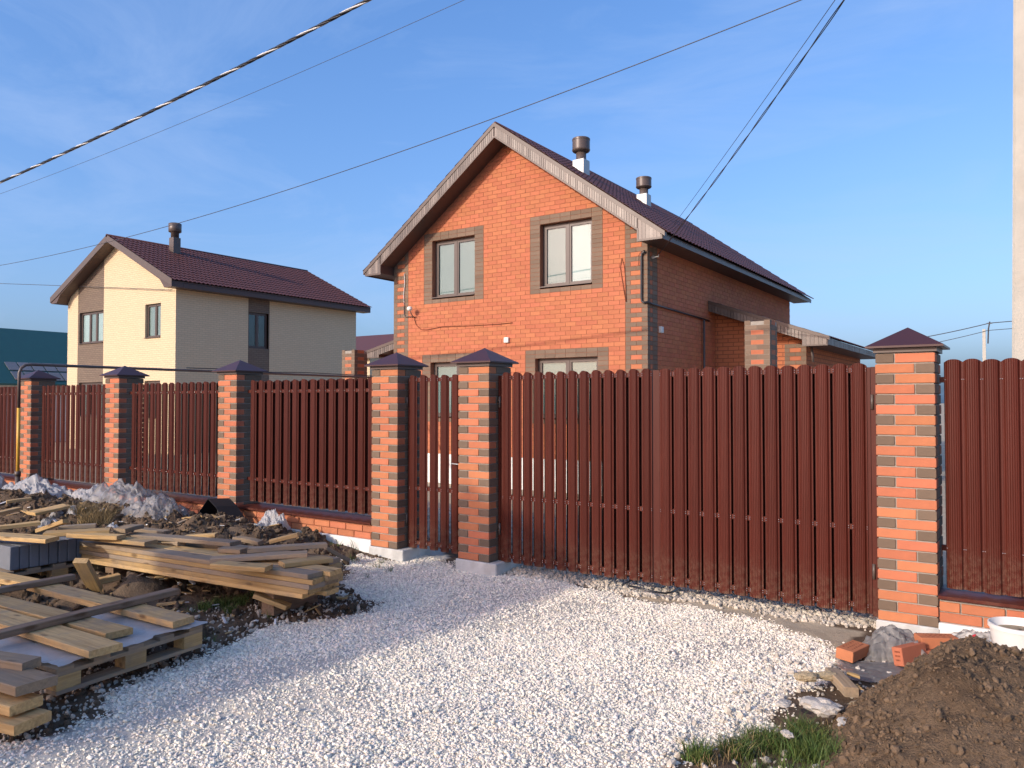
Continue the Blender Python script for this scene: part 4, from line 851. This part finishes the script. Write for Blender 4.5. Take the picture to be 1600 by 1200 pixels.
b = MB(); b.tube([(0, 0, 1.50), (0, 0, 2.08), (0, .03, 2.16), (0, .09, 2.21), (0, .18, 2.225), (0, 9.0, 2.215)], .025, 10); b.build('upper_pipe', 'pipe_brown', gp, True)
b = MB(); b.tube([(0, 0, .42), (0, 0, 1.50)], .027, 10); b.build('yellow_riser', 'pipe_yellow', gp, True)
b = MB(); b.tube([(0, 0, -.3), (0, 0, .40)], .04, 10); b.tube([(0, 0, .38), (0, 0, .46)], .047, 10); b.build('casing', 'pipe_brown', gp, True)
for yy in (4.2, 7.7):
    b = MB(); b.tube([(0, yy, -.7), (0, yy, 2.2)], .028, 8); b.build('support_post', 'pipe_brown', gp, True)
b = MB(); b.tube([(.03, 3.0, 2.27), (.04, 4.0, 2.28), (.02, 5.0, 2.25), (.04, 6.0, 2.27), (.03, 8.8, 2.25)], .01, 6); b.build('tied_cable', 'cable_black', gp, True)

# ------------------------------------------------------------------ timber
def plank(name, p, q, w, t, mat, label, group=None, roll=0, ztop=True, bow=.004, cat='plank'):
    """a sawn board from p to q; p, q give the middle of its top face at each end"""
    p = Vector(p); q = Vector(q); L_ = (q-p).length; d = (q-p).normalized(); sx = Vector((0, 0, 1)).cross(d).normalized(); u = d.cross(sx)
    n = max(2, int(L_/.35)); b = MB(); e0, e1 = rng.uniform(-.012, .012, 2); bw = rng.uniform(-bow, bow); c1 = rng.uniform(.75, 1.25)*.004
    rings = []
    for i in range(n+1):
        f = i/n; x = f*L_; bz = bw*4*f*(1-f); wv = rng.uniform(-.0015, .0015); i0 = len(b.v)
        for yy, zz in ((-w/2+c1, 0), (w/2-c1, 0), (w/2, -c1), (w/2, -t+c1), (w/2-c1, -t), (-w/2+c1, -t), (-w/2, -t+c1), (-w/2, -c1)):
            ex = (e0 if i == 0 else e1 if i == n else 0)*(yy/w*2)
            b.v.append((x+ex, yy*(1+wv)+wv, zz+bz))
        rings.append(i0)
    for a, c in zip(rings, rings[1:]): b.f += [(a+k, a+(k+1) % 8, c+(k+1) % 8, c+k) for k in range(8)]
    b.f.append(tuple(rings[0]+k for k in range(7, -1, -1))); b.f.append(tuple(rings[-1]+k for k in range(8)))
    me = b.mesh(name, mat); bm = bmesh.new(); bm.from_mesh(me); bmesh.ops.recalc_face_normals(bm, faces=bm.faces); bm.to_mesh(me); bm.free()
    o = link(name, me); M = Matrix((d, sx, u)).transposed().to_4x4(); M = M @ Matrix.Rotation(R(roll), 4, 'X'); M.translation = p; o.matrix_world = M
    return tag(o, label, cat, group)
def pl(a, b_, z0, z1, *r, **k): return plank('plank', atZ(*a, z0), atZ(*b_, z1), *r, **k)
# long stack: five layers of four boards
A = Vector((-7.15, 3.60, 0)); B_ = Vector((-4.40, 3.85, 0)); dd = (B_-A).normalized(); pp = Vector((-dd.y, dd.x, 0)); TH = .037; Z0 = .145
lname = ['bottom', 'second', 'third', 'fourth', 'top']; rname = ['front', 'second', 'third', 'rear']
for k in range(5):
    for r_ in range(4):
        e = rng.uniform(-.05, .03)-(.12 if (k == 0 and r_ == 0) else 0); s = -rng.uniform(0, .1)
        mt = 'wood_grey' if (k == 2 or (k == 4 and r_ != 1)) else 'wood_fresh'
        if k == 4 and r_ in (2,): continue
        p = A+pp*(.075+r_*.152+rng.uniform(-.004, .004))+dd*s; q_ = B_+pp*(.075+r_*.152+rng.uniform(-.004, .004))+dd*(e-.07*r_*(r_ > 1)); z = Z0+(k+1)*TH
        plank('plank', (p.x, p.y, z), (q_.x, q_.y, z), .148, TH-.001, mt, 'yellow board in the long stack before the fence, %s layer, %s row' % (lname[k], rname[r_]), 'boards of the long lumber stack', bow=.0006)
for i, f in enumerate((.08, .80)):
    c = A+(B_-A)*f; a0 = c+pp*.10; a1 = c+pp*.60; zb = Z0
    plank('bearer_block', (a0.x, a0.y, zb), (a1.x, a1.y, zb), .12, .20, 'wood_dark', ['thick bearer under the left end of the long stack', 'thick bearer under the right end of the long stack'][i], None, cat='bearer')
pl((398, 925), (452, 945), .13, .03, .10, .035, 'wood_fresh', 'short board slanting to the ground under the long stack')
ztop = Z0+5*TH+.036
for a, b_, z0, z1, w, mt, lab in [
    ((330, 871), (480, 862), .37, .40, .13, 'wood_grey', 'long weathered board lying askew on the right half of the long stack'),
    ((388, 856), (510, 848), .41, .42, .10, 'wood_grey', 'uppermost board at the right end of the long stack'),
    ((422, 843), (466, 832), .40, .46, .07, 'wood_fresh', 'thin board propped against the soil near the white foundation'),
    ((338, 878), (420, 884), .37, .37, .14, 'wood_fresh', 'short board on the front edge of the long stack'),
    ((345, 855), (382, 857), .37, .37, .12, 'wood_grey', 'small grey board piece set into the top of the stack'),
    ((205, 833), (368, 846), .40, .40, .13, 'wood_grey', 'long grey board along the rear edge of the long stack'),
    ((440, 878), (512, 870), .37, .36, .15, 'wood_fresh', 'pale board at the right end, on top of the stack'),
    ((140, 836), (236, 845), .40, .40, .15, 'wood_fresh', 'pale board ending in dark grain above the grey pavers'),
    ((70, 831), (172, 826), .46, .46, .17, 'wood_fresh', 'broad bright board lying behind the grey pavers'),
    ((-40, 832), (82, 840), .45, .44, .17, 'wood_fresh', 'bright board lying over the grey pavers at the left edge'),
    ((60, 826), (102, 811), .44, .56, .06, 'wood_fresh', 'narrow lath tilted up toward the straw clump'),
    ((186, 826), (215, 819), .46, .47, .14, 'wood_grey', 'short chunky offcut right of the straw clump'),
    ((48, 800), (104, 788), .33, .38, .24, 'wood_fresh', 'wide bright board resting on the soil bank'),
    ((-30, 806), (30, 792), .33, .36, .09, 'wood_fresh', 'lath on the soil bank at the left edge'),
    ((-20, 823), (62, 814), .42, .44, .10, 'wood_fresh', 'board poking out of the soil behind the pavers at the left edge'),
    ((92, 822), (150, 818), .46, .47, .07, 'wood_grey', 'narrow grey board just below the straw clump'),
    ((110, 832), (190, 836), .45, .44, .11, 'wood_fresh', 'bright board between the straw clump and the lumber stack'),
    ((215, 824), (262, 829), .40, .38, .10, 'wood_grey', 'grey offcut below the small clear plastic bundle'),
    ((290, 836), (338, 833), .36, .38, .09, 'wood_fresh', 'pale offcut on the soil behind the lumber stack'),
    ((370, 838), (408, 845), .36, .34, .09, 'wood_grey', 'grey offcut below the torn white bag'),
    ((10, 782), (48, 777), .40, .42, .08, 'wood_fresh', 'pale lath lying by the foot of the gas riser'),
    ((258, 842), (284, 846), .37, .37, .08, 'wood_grey', 'small grey offcut between boards on the stack'),
    ((510, 853), (545, 872), .26, .12, .09, 'wood_grey', 'weathered board leaning on the soil at the right end of the stack')]:
    pl(a, b_, z0, z1, w, .036, mt, lab)
# grey pavers standing on edge, on their own low pallet
pvm = {}
for i in range(10):
    y = 3.02+i*.079; h = .20
    b = MB(); b.box(-.45, 0, 0, .074, 0, h); me = bevel(b.mesh('paver', 'paver_grey'), .009, 2); o = link('paver', me, None, (-7.22+rng.uniform(-.004, .004), y, .165)); o.rotation_euler.x = R(rng.uniform(-.8, .8))
    tag(o, ['grey paver at the near end of the row left of the stack', 'second grey paver from the near end of the row', 'third grey paver from the near end of the row', 'fourth grey paver from the near end of the row', 'fifth grey paver from the near end of the row', 'fifth grey paver from the lumber end of the row', 'fourth grey paver from the lumber end of the row', 'third grey paver from the lumber end of the row', 'second grey paver from the lumber end of the row', 'grey paver touching the long lumber stack'][i], 'paver', 'pavers standing in a row')
def pallet(name, c, ang, L_, W_, label, z=0.0, nb_=5):
    t = thing(name, label, 'pallet', (c[0], c[1], z), None, ang)
    mt = 'wood_grey'
    for i in range(3):
        yy = -W_/2+.05+i*(W_-.1)/2
        b = MB(); b.box(-L_/2, L_/2, yy-.05, yy+.05, 0, .022); b.build('bottom_board', mt, t)
        b = MB(); b.box(-L_/2, L_/2, yy-.05, yy+.05, .1005, .1225); b.build('stringer_board', mt, t)
        for j in range(3):
            xx = -L_/2+.07+j*(L_-.14)/2; b = MB(); b.box(xx-.07, xx+.07, yy-.05, yy+.05, .0225, .1); b.build('block', 'wood_fresh', t)
    for i in range(nb_):
        xx = -L_/2+.05+i*(L_-.1)/(nb_-1); b = MB(); b.box(xx-.05, xx+.05, -W_/2, W_/2, .123, .145); b.build('deck_board', mt, t)
    return t
pallet('pallet', (-7.45, 3.42), R(90), .95, .5, 'low pallet carrying the row of grey pavers', .015)
ca = atZ(316, 1006, .0); cb = atZ(88, 1082, .0); ed = (cb-ca); ang = math.atan2(ed.y, ed.x); el = ed.length; pn = Vector((ed.y, -ed.x, 0)).normalized()
if pn.x > 0: pn = -pn
cc = (ca+cb)/2+pn*.5
pallet('pallet', (cc.x, cc.y), ang, el, 1.0, 'pallet in the left foreground with boards and plastic on it', -.02)
for a, b_, z0, z1, w, mt, lab in [
    ((-60, 945), (166, 1011), .20, .20, .19, 'wood_fresh', 'wide board nearest the camera on the foreground pallet'),
    ((-60, 922), (187, 985), .20, .20, .165, 'wood_fresh', 'second board from the camera on the foreground pallet'),
    ((60, 911), (287, 967), .20, .20, .165, 'wood_fresh', 'board reaching furthest right on the foreground pallet'),
    ((-60, 888), (72, 912), .22, .20, .15, 'wood_fresh', 'pale board at the rear left of the foreground pallet'),
    ((-70, 1003), (274, 919), .245, .245, .085, 'wood_dark', 'dark squared beam lying across the pallet boards'),
    ((-70, 929), (114, 897), .255, .245, .075, 'wood_dark', 'second dark beam, behind the first, ending above the soil'),
    ((-40, 1018), (50, 1031), .235, .235, .12, 'wood_grey', 'short grey board topmost in the corner stack'),
    ((-50, 1034), (58, 1064), .195, .195, .20, 'wood_grey', 'wide grey board in the corner stack, second from top'),
    ((-50, 1070), (42, 1095), .115, .115, .17, 'wood_fresh', 'short board in the middle of the corner stack'),
    ((-50, 1098), (52, 1122), .05, .05, .20, 'wood_fresh', 'lowest board of the corner stack at the lower left')]:
    pl(a, b_, z0, z1, w, .05 if 'corner' in lab else .042, mt, lab)
plank('plank', atZ(128, 872, .33), atZ(152, 918, .03), .11, .05, 'wood_fresh', 'short board leaning steeply at the corner of the pavers')
plank('plank', atZ(150, 905, .10), atZ(186, 896, .12), .08, .05, 'wood_fresh', 'small offcut on the soil under the long stack')
# split stub of wood in front of the soil heap
st = plank('plank_stub', atZ(1300, 1043, .03), atZ(1330, 1074, .03), .075, .055, 'wood_grey', 'splintered wooden stub lying beside the soil heap', cat='wood offcut')
for i in range(4):
    a = atZ(1328+i*2, 1072+i*.6, .015); c = atZ(1341+i*3, 1074+i*3-5, .02); b = MB(); iv = st.matrix_world.inverted(); b.tube([iv @ a, iv @ c], [.010, .002], 5); b.build('splinter', 'wood_fresh', st)
pl((1324, 1050), (1343, 1056), .01, .01, .03, .015, 'wood_fresh', 'small wood chip beside the splintered stub')

# ------------------------------------------------------------------ soil heap, stones, clay
def heap_h(x, y):
    cx, cy = -.27, 4.38
    dx, dy = x-cx, y-cy
    r_ = math.hypot(dx/(.66 if dx < 0 else 1.25), dy/(.62 if dy > 0 else 1.6)); v = max(0, 1-r_)
    h = .60*(v**1.05)*(1.0) 
    h = min(h, .47+.12*(h-.47)) if h > .47 else h
    h += min(1, v*5)*(fbm(x*2.6, y*2.6, 7, 3)*.035+abs(fbm(x*9, y*9, 2.2, 5))*.040*(.4+max(0, fbm(x*1.5, y*1.5, 4, 2)+.5))+fbm(x*40, y*40, 8, 3)*.010)
    return h
hx = np.arange(-1.05, 1.5, .013); hy = np.arange(2.75, 5.4, .013); v = []; f = []
for y in hy:
    for x in hx: hh = heap_h(x, y); v.append((x, y, GZ+.0+hh-.06*(hh < .002)-(.03 if hh < .03 else 0)))
w = len(hx); f = [(j*w+i, j*w+i+1, (j+1)*w+i+1, (j+1)*w+i) for j in range(len(hy)-1) for i in range(w-1)]
me = bpy.data.meshes.new('soil_heap'); me.from_pydata(v, [], f); me.materials.append(MATS['heap_soil']); me.polygons.foreach_set('use_smooth', [True]*len(me.polygons))
tag(link('soil_heap', me), 'brown heap of loose soil in the lower right corner', 'soil heap')
n = 14000; x_ = rng.uniform(-.95, 1.4, n); y_ = rng.uniform(2.9, 5.1, n); z_ = np.array([heap_h(a, c) for a, c in zip(x_, y_)]); k = z_ > .03; x_, y_, z_ = x_[k], y_[k], z_[k]; n = len(x_); sc = np.clip(rng.lognormal(math.log(.0095), .6, n), .004, .045)
pbr('heap_clod', (.165, .112, .070), .95, .2, 20, .5, 60, rand=.3, spec=.12)
scatter('heap_clods', np.stack([x_, y_, GZ+z_+sc*.1], -1), sc, rng.uniform(-3, 3, (n, 3)), [stone_mesh('heapclod_kind', 120+s, 'heap_clod', sub=2, rough=.2) for s in range(5)], 'crumbs and clods lying on the soil heap', 'soil')
def rock(pxy, size, lab, mat='field_stone', seed=0, flat=.6, z=.0):
    p = atZ(*pxy, z); me = stone_mesh('stone', 200+seed, mat, flat, .14, 3)
    r = np.random.default_rng(seed)
    for vv in me.vertices: vv.co = vv.co*(1+.25*fbm(vv.co.x*3+seed, vv.co.y*3, vv.co.z*3, 3))
    o = link('stone', me, None, (p.x, p.y, z+size*.14)); o.scale = (size, size*.8, size*.75); o.rotation_euler.z = r.uniform(0, 6); tag(o, lab, 'clay lump' if mat == 'clay_lump' else 'stone')
    if mat == 'clay_lump': o.name = 'clay_lump'
rock((1283, 1112), .20, 'largest pale grey stone beside the soil heap', seed=1); rock((1320, 1134), .11, 'flat pale stone below the largest one beside the heap', seed=2)
rock((1310, 1108), .055, 'small round stone right of the largest pale stone', seed=3); rock((1230, 1150), .07, 'pale stone at the upper edge of the front grass tuft', seed=4)
rock((1225, 1103), .10, 'flat buff stone on the gravel edge left of the heap', seed=5, flat=.4); rock((1260, 1062), .13, 'left sandy clay lump at the gravel edge', 'clay_lump', 6); rock((1292, 1060), .12, 'right sandy clay lump touching the wooden stub', 'clay_lump', 7)
rock((1345, 1112), .13, 'crumbly clay lump at the foot of the soil heap', 'clay_lump', 8)
# loose bricks with stamped marks
LB = brick_mesh('loose_brick', 'brick_orange', .235, .112, .07)
def loose(loc, rz, lab, rx=0, ry=0, marks='top'):
    o = link('loose_brick', LB, None, loc); o.rotation_euler = (rx, ry, rz); tag(o, lab, 'brick', 'loose bricks by the pillar')
    b = MB()
    for r_ in range(3):
        x = .05
        while x < .2:
            l = rng.uniform(.008, .02)
            if marks == 'top': b.box(x, x+l, .025+r_*.03, .025+r_*.03+rng.uniform(.006, .016), .0695, .0706)
            elif marks == 'end': b.box(-.0008, .0004, .03+r_*.025, .04+r_*.025, x*.22+.008, x*.22+.013)
            x += l+rng.uniform(.008, .02)
    b.build('stamp', 'slate_mark', o); return o
loose((-.985, 5.27, -.055), R(76), 'loose orange brick lying on the gravel edge, furthest left', rx=R(4))
loose((-.76, 5.36, -.05), R(62), 'loose brick standing on its side on the grey film', rx=R(80), marks='end')
loose((-.70, 5.45, -.05), R(38), 'loose brick lying shaded between the others')
loose((-.62, 5.60, -.05), R(20), 'loose brick underneath the stamped one beside the heap')
loose((-.63, 5.57, .021), R(30), 'stamped loose brick lying on top beside the soil heap')

# ------------------------------------------------------------------ plastic film, bags, bucket and small debris
def crumple(name, c, sx, sy, h, mat, label, seed, rz=0, n=70, cat='plastic film', z0=None, fold=1.0, dome=True):
    b = MB(); cr_, sr_ = math.cos(rz), math.sin(rz)
    for j in range(n+1):
        for i in range(n+1):
            u, v_ = 2*i/n-1, 2*j/n-1
            ed_ = 1+.18*fbm(u*2.1+seed, v_*2.1, 3, 3); x = u*sx*ed_; y = v_*sy*ed_
            rr_ = max(abs(u), abs(v_)); q = max(0, 1-rr_**2.2) if dome else .25
            wu, wv = u+.35*fbm(u*1.5, v_*1.5, seed+2, 2), v_+.35*fbm(u*1.5+7, v_*1.5, seed+4, 2)
            r1 = 1-min(1, 2.2*abs(fbm(wu*1.4+seed*3.1, wv*1.4, seed, 2))); r2 = 1-min(1, 2.0*abs(fbm(wu*3.6-seed, wv*3.6+2, seed+5, 2))); r3 = 1-min(1, 2*abs(fbm(wu*8+seed, wv*8, seed+9, 1)))
            z = h*(q*(.50+.34*r1*fold)+(.10*r2+.02*r3)*fold*(.25+q))
            x += .05*sx*fbm(u*5, v_*5, seed+11, 2); y += .05*sy*fbm(u*5, v_*5, seed+15, 2)
            X = c[0]+x*cr_-y*sr_; Y = c[1]+x*sr_+y*cr_
            b.v.append((X, Y, (ground_z(X, Y) if z0 is None else z0)+.012+z))
    w = n+1; b.f = [(j*w+i, j*w+i+1, (j+1)*w+i+1, (j+1)*w+i) for j in range(n) for i in range(n)]
    return tag(b.build(name, mat, None, True), label, cat)
def film(px, py, z, *a, **k): p = atZ(px, py, z); return crumple('plastic_film', (p.x, p.y), *a, **k)
crumple('plastic_film', (-9.75, 5.55), .74, .34, .36, 'film_clear', 'large crumpled heap of clear plastic film against the fence', 1.3, cat='plastic film')
crumple('plastic_film', (-10.6, 5.5), .30, .22, .22, 'film_white', 'white plastic bag left of the large clear heap', 2.7)
crumple('plastic_film', (-12.0, 5.40), .75, .30, .26, 'film_white', 'long white plastic sheet at the foot of the gas riser', 3.9)
crumple('plastic_film', (-13.6, 5.2), .55, .35, .26, 'film_white', 'white plastic sheet at the left edge beside the gas riser', 4.4)
crumple('plastic_film', (-8.5, 5.1), .36, .24, .22, 'film_clear', 'small clear plastic bundle below the pillar with black felt', 5.1)
crumple('plastic_film', (-7.35, 5.85), .20, .12, .22, 'film_white', 'pinkish white torn bag on the soil before the low wall', 6.6)
film(75, 808, .25, .07, .22, .05, 'film_white', 'narrow white plastic strip hanging down the soil bank', 7.2, rz=.6)
film(118, 800, .3, .10, .08, .10, 'film_white', 'small white scrap left of the straw clump', 8.3)
film(180, 812, .3, .09, .06, .05, 'film_white', 'small white scrap right of the straw clump', 8.9)
crumple('plastic_film', tuple(cc.xy), .50, .52, .05, 'film_white', 'whitish plastic sheeting under the boards of the foreground pallet', 9.7, rz=ang, z0=.125, n=60, dome=False)
crumple('plastic_film', (-.78, 5.62), .20, .19, .20, 'film_grey', 'upright grey film fold leaning on the nearest pillar', 10.2, rz=.2)
crumple('plastic_film', (-.82, 5.20), .23, .20, .05, 'film_grey', 'flat muddy grey film lying on the ground under the bricks', 11.4, rz=.3, dome=False)
crumple('plastic_film', (-.30, 5.80), .30, .12, .20, 'film_clear', 'clear film with red print between pillar and bucket', 12.9)
b = MB(); q0 = Vector((-.36, 5.655, .13)); b.prism([q0, q0+Vector((.07, .01, -.035)), q0+Vector((.02, .015, .01))], (0, .002, 0)); tag(b.build('print_scrap', 'red_print'), 'red triangular print on the film left of the bucket', 'print')
b = MB(); fp = Vector((-8.25, 5.62, 0)); gz_ = .18
tent = [(-.28, 0, 0), (-.08, .04, .24), (.10, .02, .16), (.32, 0, .0)]
for i in range(len(tent)-1):
    a = fp+Vector(tent[i])+Vector((0, 0, gz_)); c = fp+Vector(tent[i+1])+Vector((0, 0, gz_)); b.prism([a, c, c+Vector((.03, .28, -.02)), a+Vector((.03, .28, -.02))], (0, 0, .006))
b.prism([fp+Vector((-.05, .14, gz_-.05)), fp+Vector((.2, .14, gz_-.05)), fp+Vector((.10, .15, gz_+.14)), fp+Vector((-.06, .16, gz_+.19))], (0, .01, 0))
tag(b.build('felt_sheet', 'felt_black'), 'folded piece of black roofing felt at the foot of a pillar', 'felt')
p = atZ(347, 827, .2); b = MB(); b.box(p.x-.06, p.x+.06, p.y-.03, p.y+.03, .17, .21); tag(link('foam_scrap', bevel(b.mesh('foam_scrap', 'foam_orange'), .01)), 'small orange yellow scrap below the black felt', 'scrap')
plank('plank', (-7.95, 5.45, .26), (-7.35, 5.55, .22), .09, .05, 'wood_dark', 'dark offcut lying right of the black felt')
p = atZ(1392, 1000, .1)
# bucket
bk = thing('bucket', 'dirty white plastic bucket at the right edge before the fence', 'bucket', (-.10, 5.52, -.02))
b = MB(); b.lathe([(.115, 0), (.12, .005), (.158, .27), (.166, .272), (.166, .295), (.158, .297), (.153, .29), (.113, .012), (.0, .010)], (0, 0, 0), 36, caps=False); b.build('shell', 'bucket_white', bk, True).modifiers.new('e', 'EDGE_SPLIT').split_angle = R(30)
b = MB(); b.lathe([(.01, .262), (.08, .258), (.150, .25)], (0, 0, 0), 24, caps=False); b.build('contents', 'sand_dry', bk, True)
b = MB(); b.tube([(.163*math.cos(t), .163*math.sin(t)-.02*math.sin(-t), .25-.14*math.sin(-t)) for t in np.linspace(-math.pi*.97, -math.pi*.03, 24)], .0028, 6); b.build('handle', 'galvanised', bk, True)
# black hose loop under the gate
ha = [atZ(x, y, .0) for x, y in ((972, 914), (990, 908), (1020, 906), (1045, 909), (1062, 916), (1052, 921), (1040, 926), (1015, 926), (995, 921), (982, 917))]
b = MB(); b.tube([v_+Vector((0, 0, .0+.02*math.sin(i))) for i, v_ in enumerate(ha)], .009, 8); tag(b.build('hose_loop', 'cable_black', None, True), 'black hose loop lying on the pebbles under the gate', 'hose')

def chip_mesh(seed, mat):
    r = np.random.default_rng(seed); b = MB(); l, w_, t = 1, r.uniform(.12, .3), r.uniform(.04, .1); b.prism([(-l/2, -w_/2, 0), (l/2, -w_/2*r.uniform(.3, 1), 0), (l/2*r.uniform(.8, 1), w_/2, 0), (-l/2, w_/2*r.uniform(.5, 1), 0)], (0, 0, t)); return b.mesh('chip_kind', mat)
n = 700; x_ = rng.uniform(-11.5, -4.6, n); y_ = rng.uniform(3.4, 5.7, n); k = ~inside(GRAVEL, x_, y_); x_, y_ = x_[k], y_[k]; n = len(x_); sc = np.clip(rng.lognormal(math.log(.07), .5, n), .03, .22); ro = np.stack([rng.uniform(-.35, .35, n), rng.uniform(-.35, .35, n), rng.uniform(0, 6.28, n)], -1)
scatter('wood_chips', np.stack([x_, y_, ground_zs(x_, y_)+.02], -1), sc, ro, [chip_mesh(300+i, m_) for i, m_ in enumerate(('wood_fresh', 'wood_grey', 'wood_fresh', 'wood_grey', 'white_paint'))], 'small wood chips and pale scraps strewn over the soil bank', 'wood chips')
# ------------------------------------------------------------------ grass and straw
def tufts(name, spots, n, hmin, hmax, mat, label, cat, lean=.5, width=.004):
    b = MB()
    for i in range(n):
        cx, cy, rad = spots[rng.integers(len(spots))]; a = rng.uniform(0, 6.28); r_ = rad*math.sqrt(rng.uniform(0, 1)); x = cx+math.cos(a)*r_; y = cy+math.sin(a)*r_*.8
        h = rng.uniform(hmin, hmax); z = ground_z(x, y)-.005; th = rng.uniform(0, 6.28); ld_ = rng.uniform(.1, lean)*h; w = width*rng.uniform(.6, 1.3); t2 = rng.uniform(0, 3.14); wx, wy = math.cos(t2)*w, math.sin(t2)*w
        m1 = (x+math.cos(th)*ld_*.35, y+math.sin(th)*ld_*.35, z+h*.6); tp = (x+math.cos(th)*ld_, y+math.sin(th)*ld_, z+h*rng.uniform(.8, 1)); k = len(b.v)
        b.v += [(x-wx, y-wy, z), (x+wx, y+wy, z), (m1[0]+wx*.7, m1[1]+wy*.7, m1[2]), (m1[0]-wx*.7, m1[1]-wy*.7, m1[2]), tp]; b.f += [(k, k+1, k+2, k+3), (k+3, k+2, k+4)]
    return tag(b.build(name, mat), label, cat, kind='stuff')
def G(px, py, r_): p = atZ(px, py, GZ); return (p.x, p.y, r_)
tufts('grass', [G(1195, 1165, .10), G(1230, 1180, .13), G(1270, 1165, .10), G(1285, 1190, .14), G(1310, 1200, .12), G(1150, 1180, .08), G(1090, 1190, .07), G(1250, 1150, .06), G(1330, 1240, .2), G(1230, 1230, .2)], 4200, .02, .125, 'grass_blade', 'green grass tuft in the lower right foreground', 'grass', 1.0, .0022)
tufts('grass', [G(345, 948, .09), G(375, 945, .10), G(405, 935, .08), G(320, 955, .06), G(360, 958, .06)], 1500, .03, .10, 'grass_blade', 'dark green grass patch under the end of the long stack', 'grass', .9, .0025)
tufts('grass', [G(560, 865, .10), G(595, 868, .06), G(575, 860, .1), G(530, 860, .08)], 420, .04, .14, 'grass_blade', 'thin grass growing beside the footing left of the wicket', 'grass', .8, .003)
tufts('grass', [G(1322, 1025, .04)], 120, .01, .03, 'grass_blade', 'tiny moss patch under the leftmost loose brick', 'grass', .8, .004)
tufts('grass', [G(1100+i*25, 1195-i*6, .07) for i in range(9)], 450, .02, .12, 'straw', 'dry straw coloured blades mixed through the front grass', 'grass', 1.4, .0018)
tufts('grass', [(float(x_), 5.99+float(rng.uniform(-.1, .03)), .03) for x_ in rng.uniform(-8.2, -6.1, 16)]+[(float(x_), float(y_), .04) for x_, y_ in zip(rng.uniform(-6.3, -5.2, 14), rng.uniform(4.3, 5.9, 14))]+[G(330, 1000, .05), G(420, 965, .05), G(300, 960, .06)], 700, .02, .11, 'grass_blade', 'scattered thin weeds along the soil edge and wall foot', 'grass', 1.2, .002)
sp = [(*atZ(150, 805, .3).xy, .22), (*atZ(130, 800, .3).xy, .12)]
tufts('straw_clump', sp, 1500, .04, .22, 'straw', 'clump of dry straw on the soil bank', 'straw', 1.6, .003)
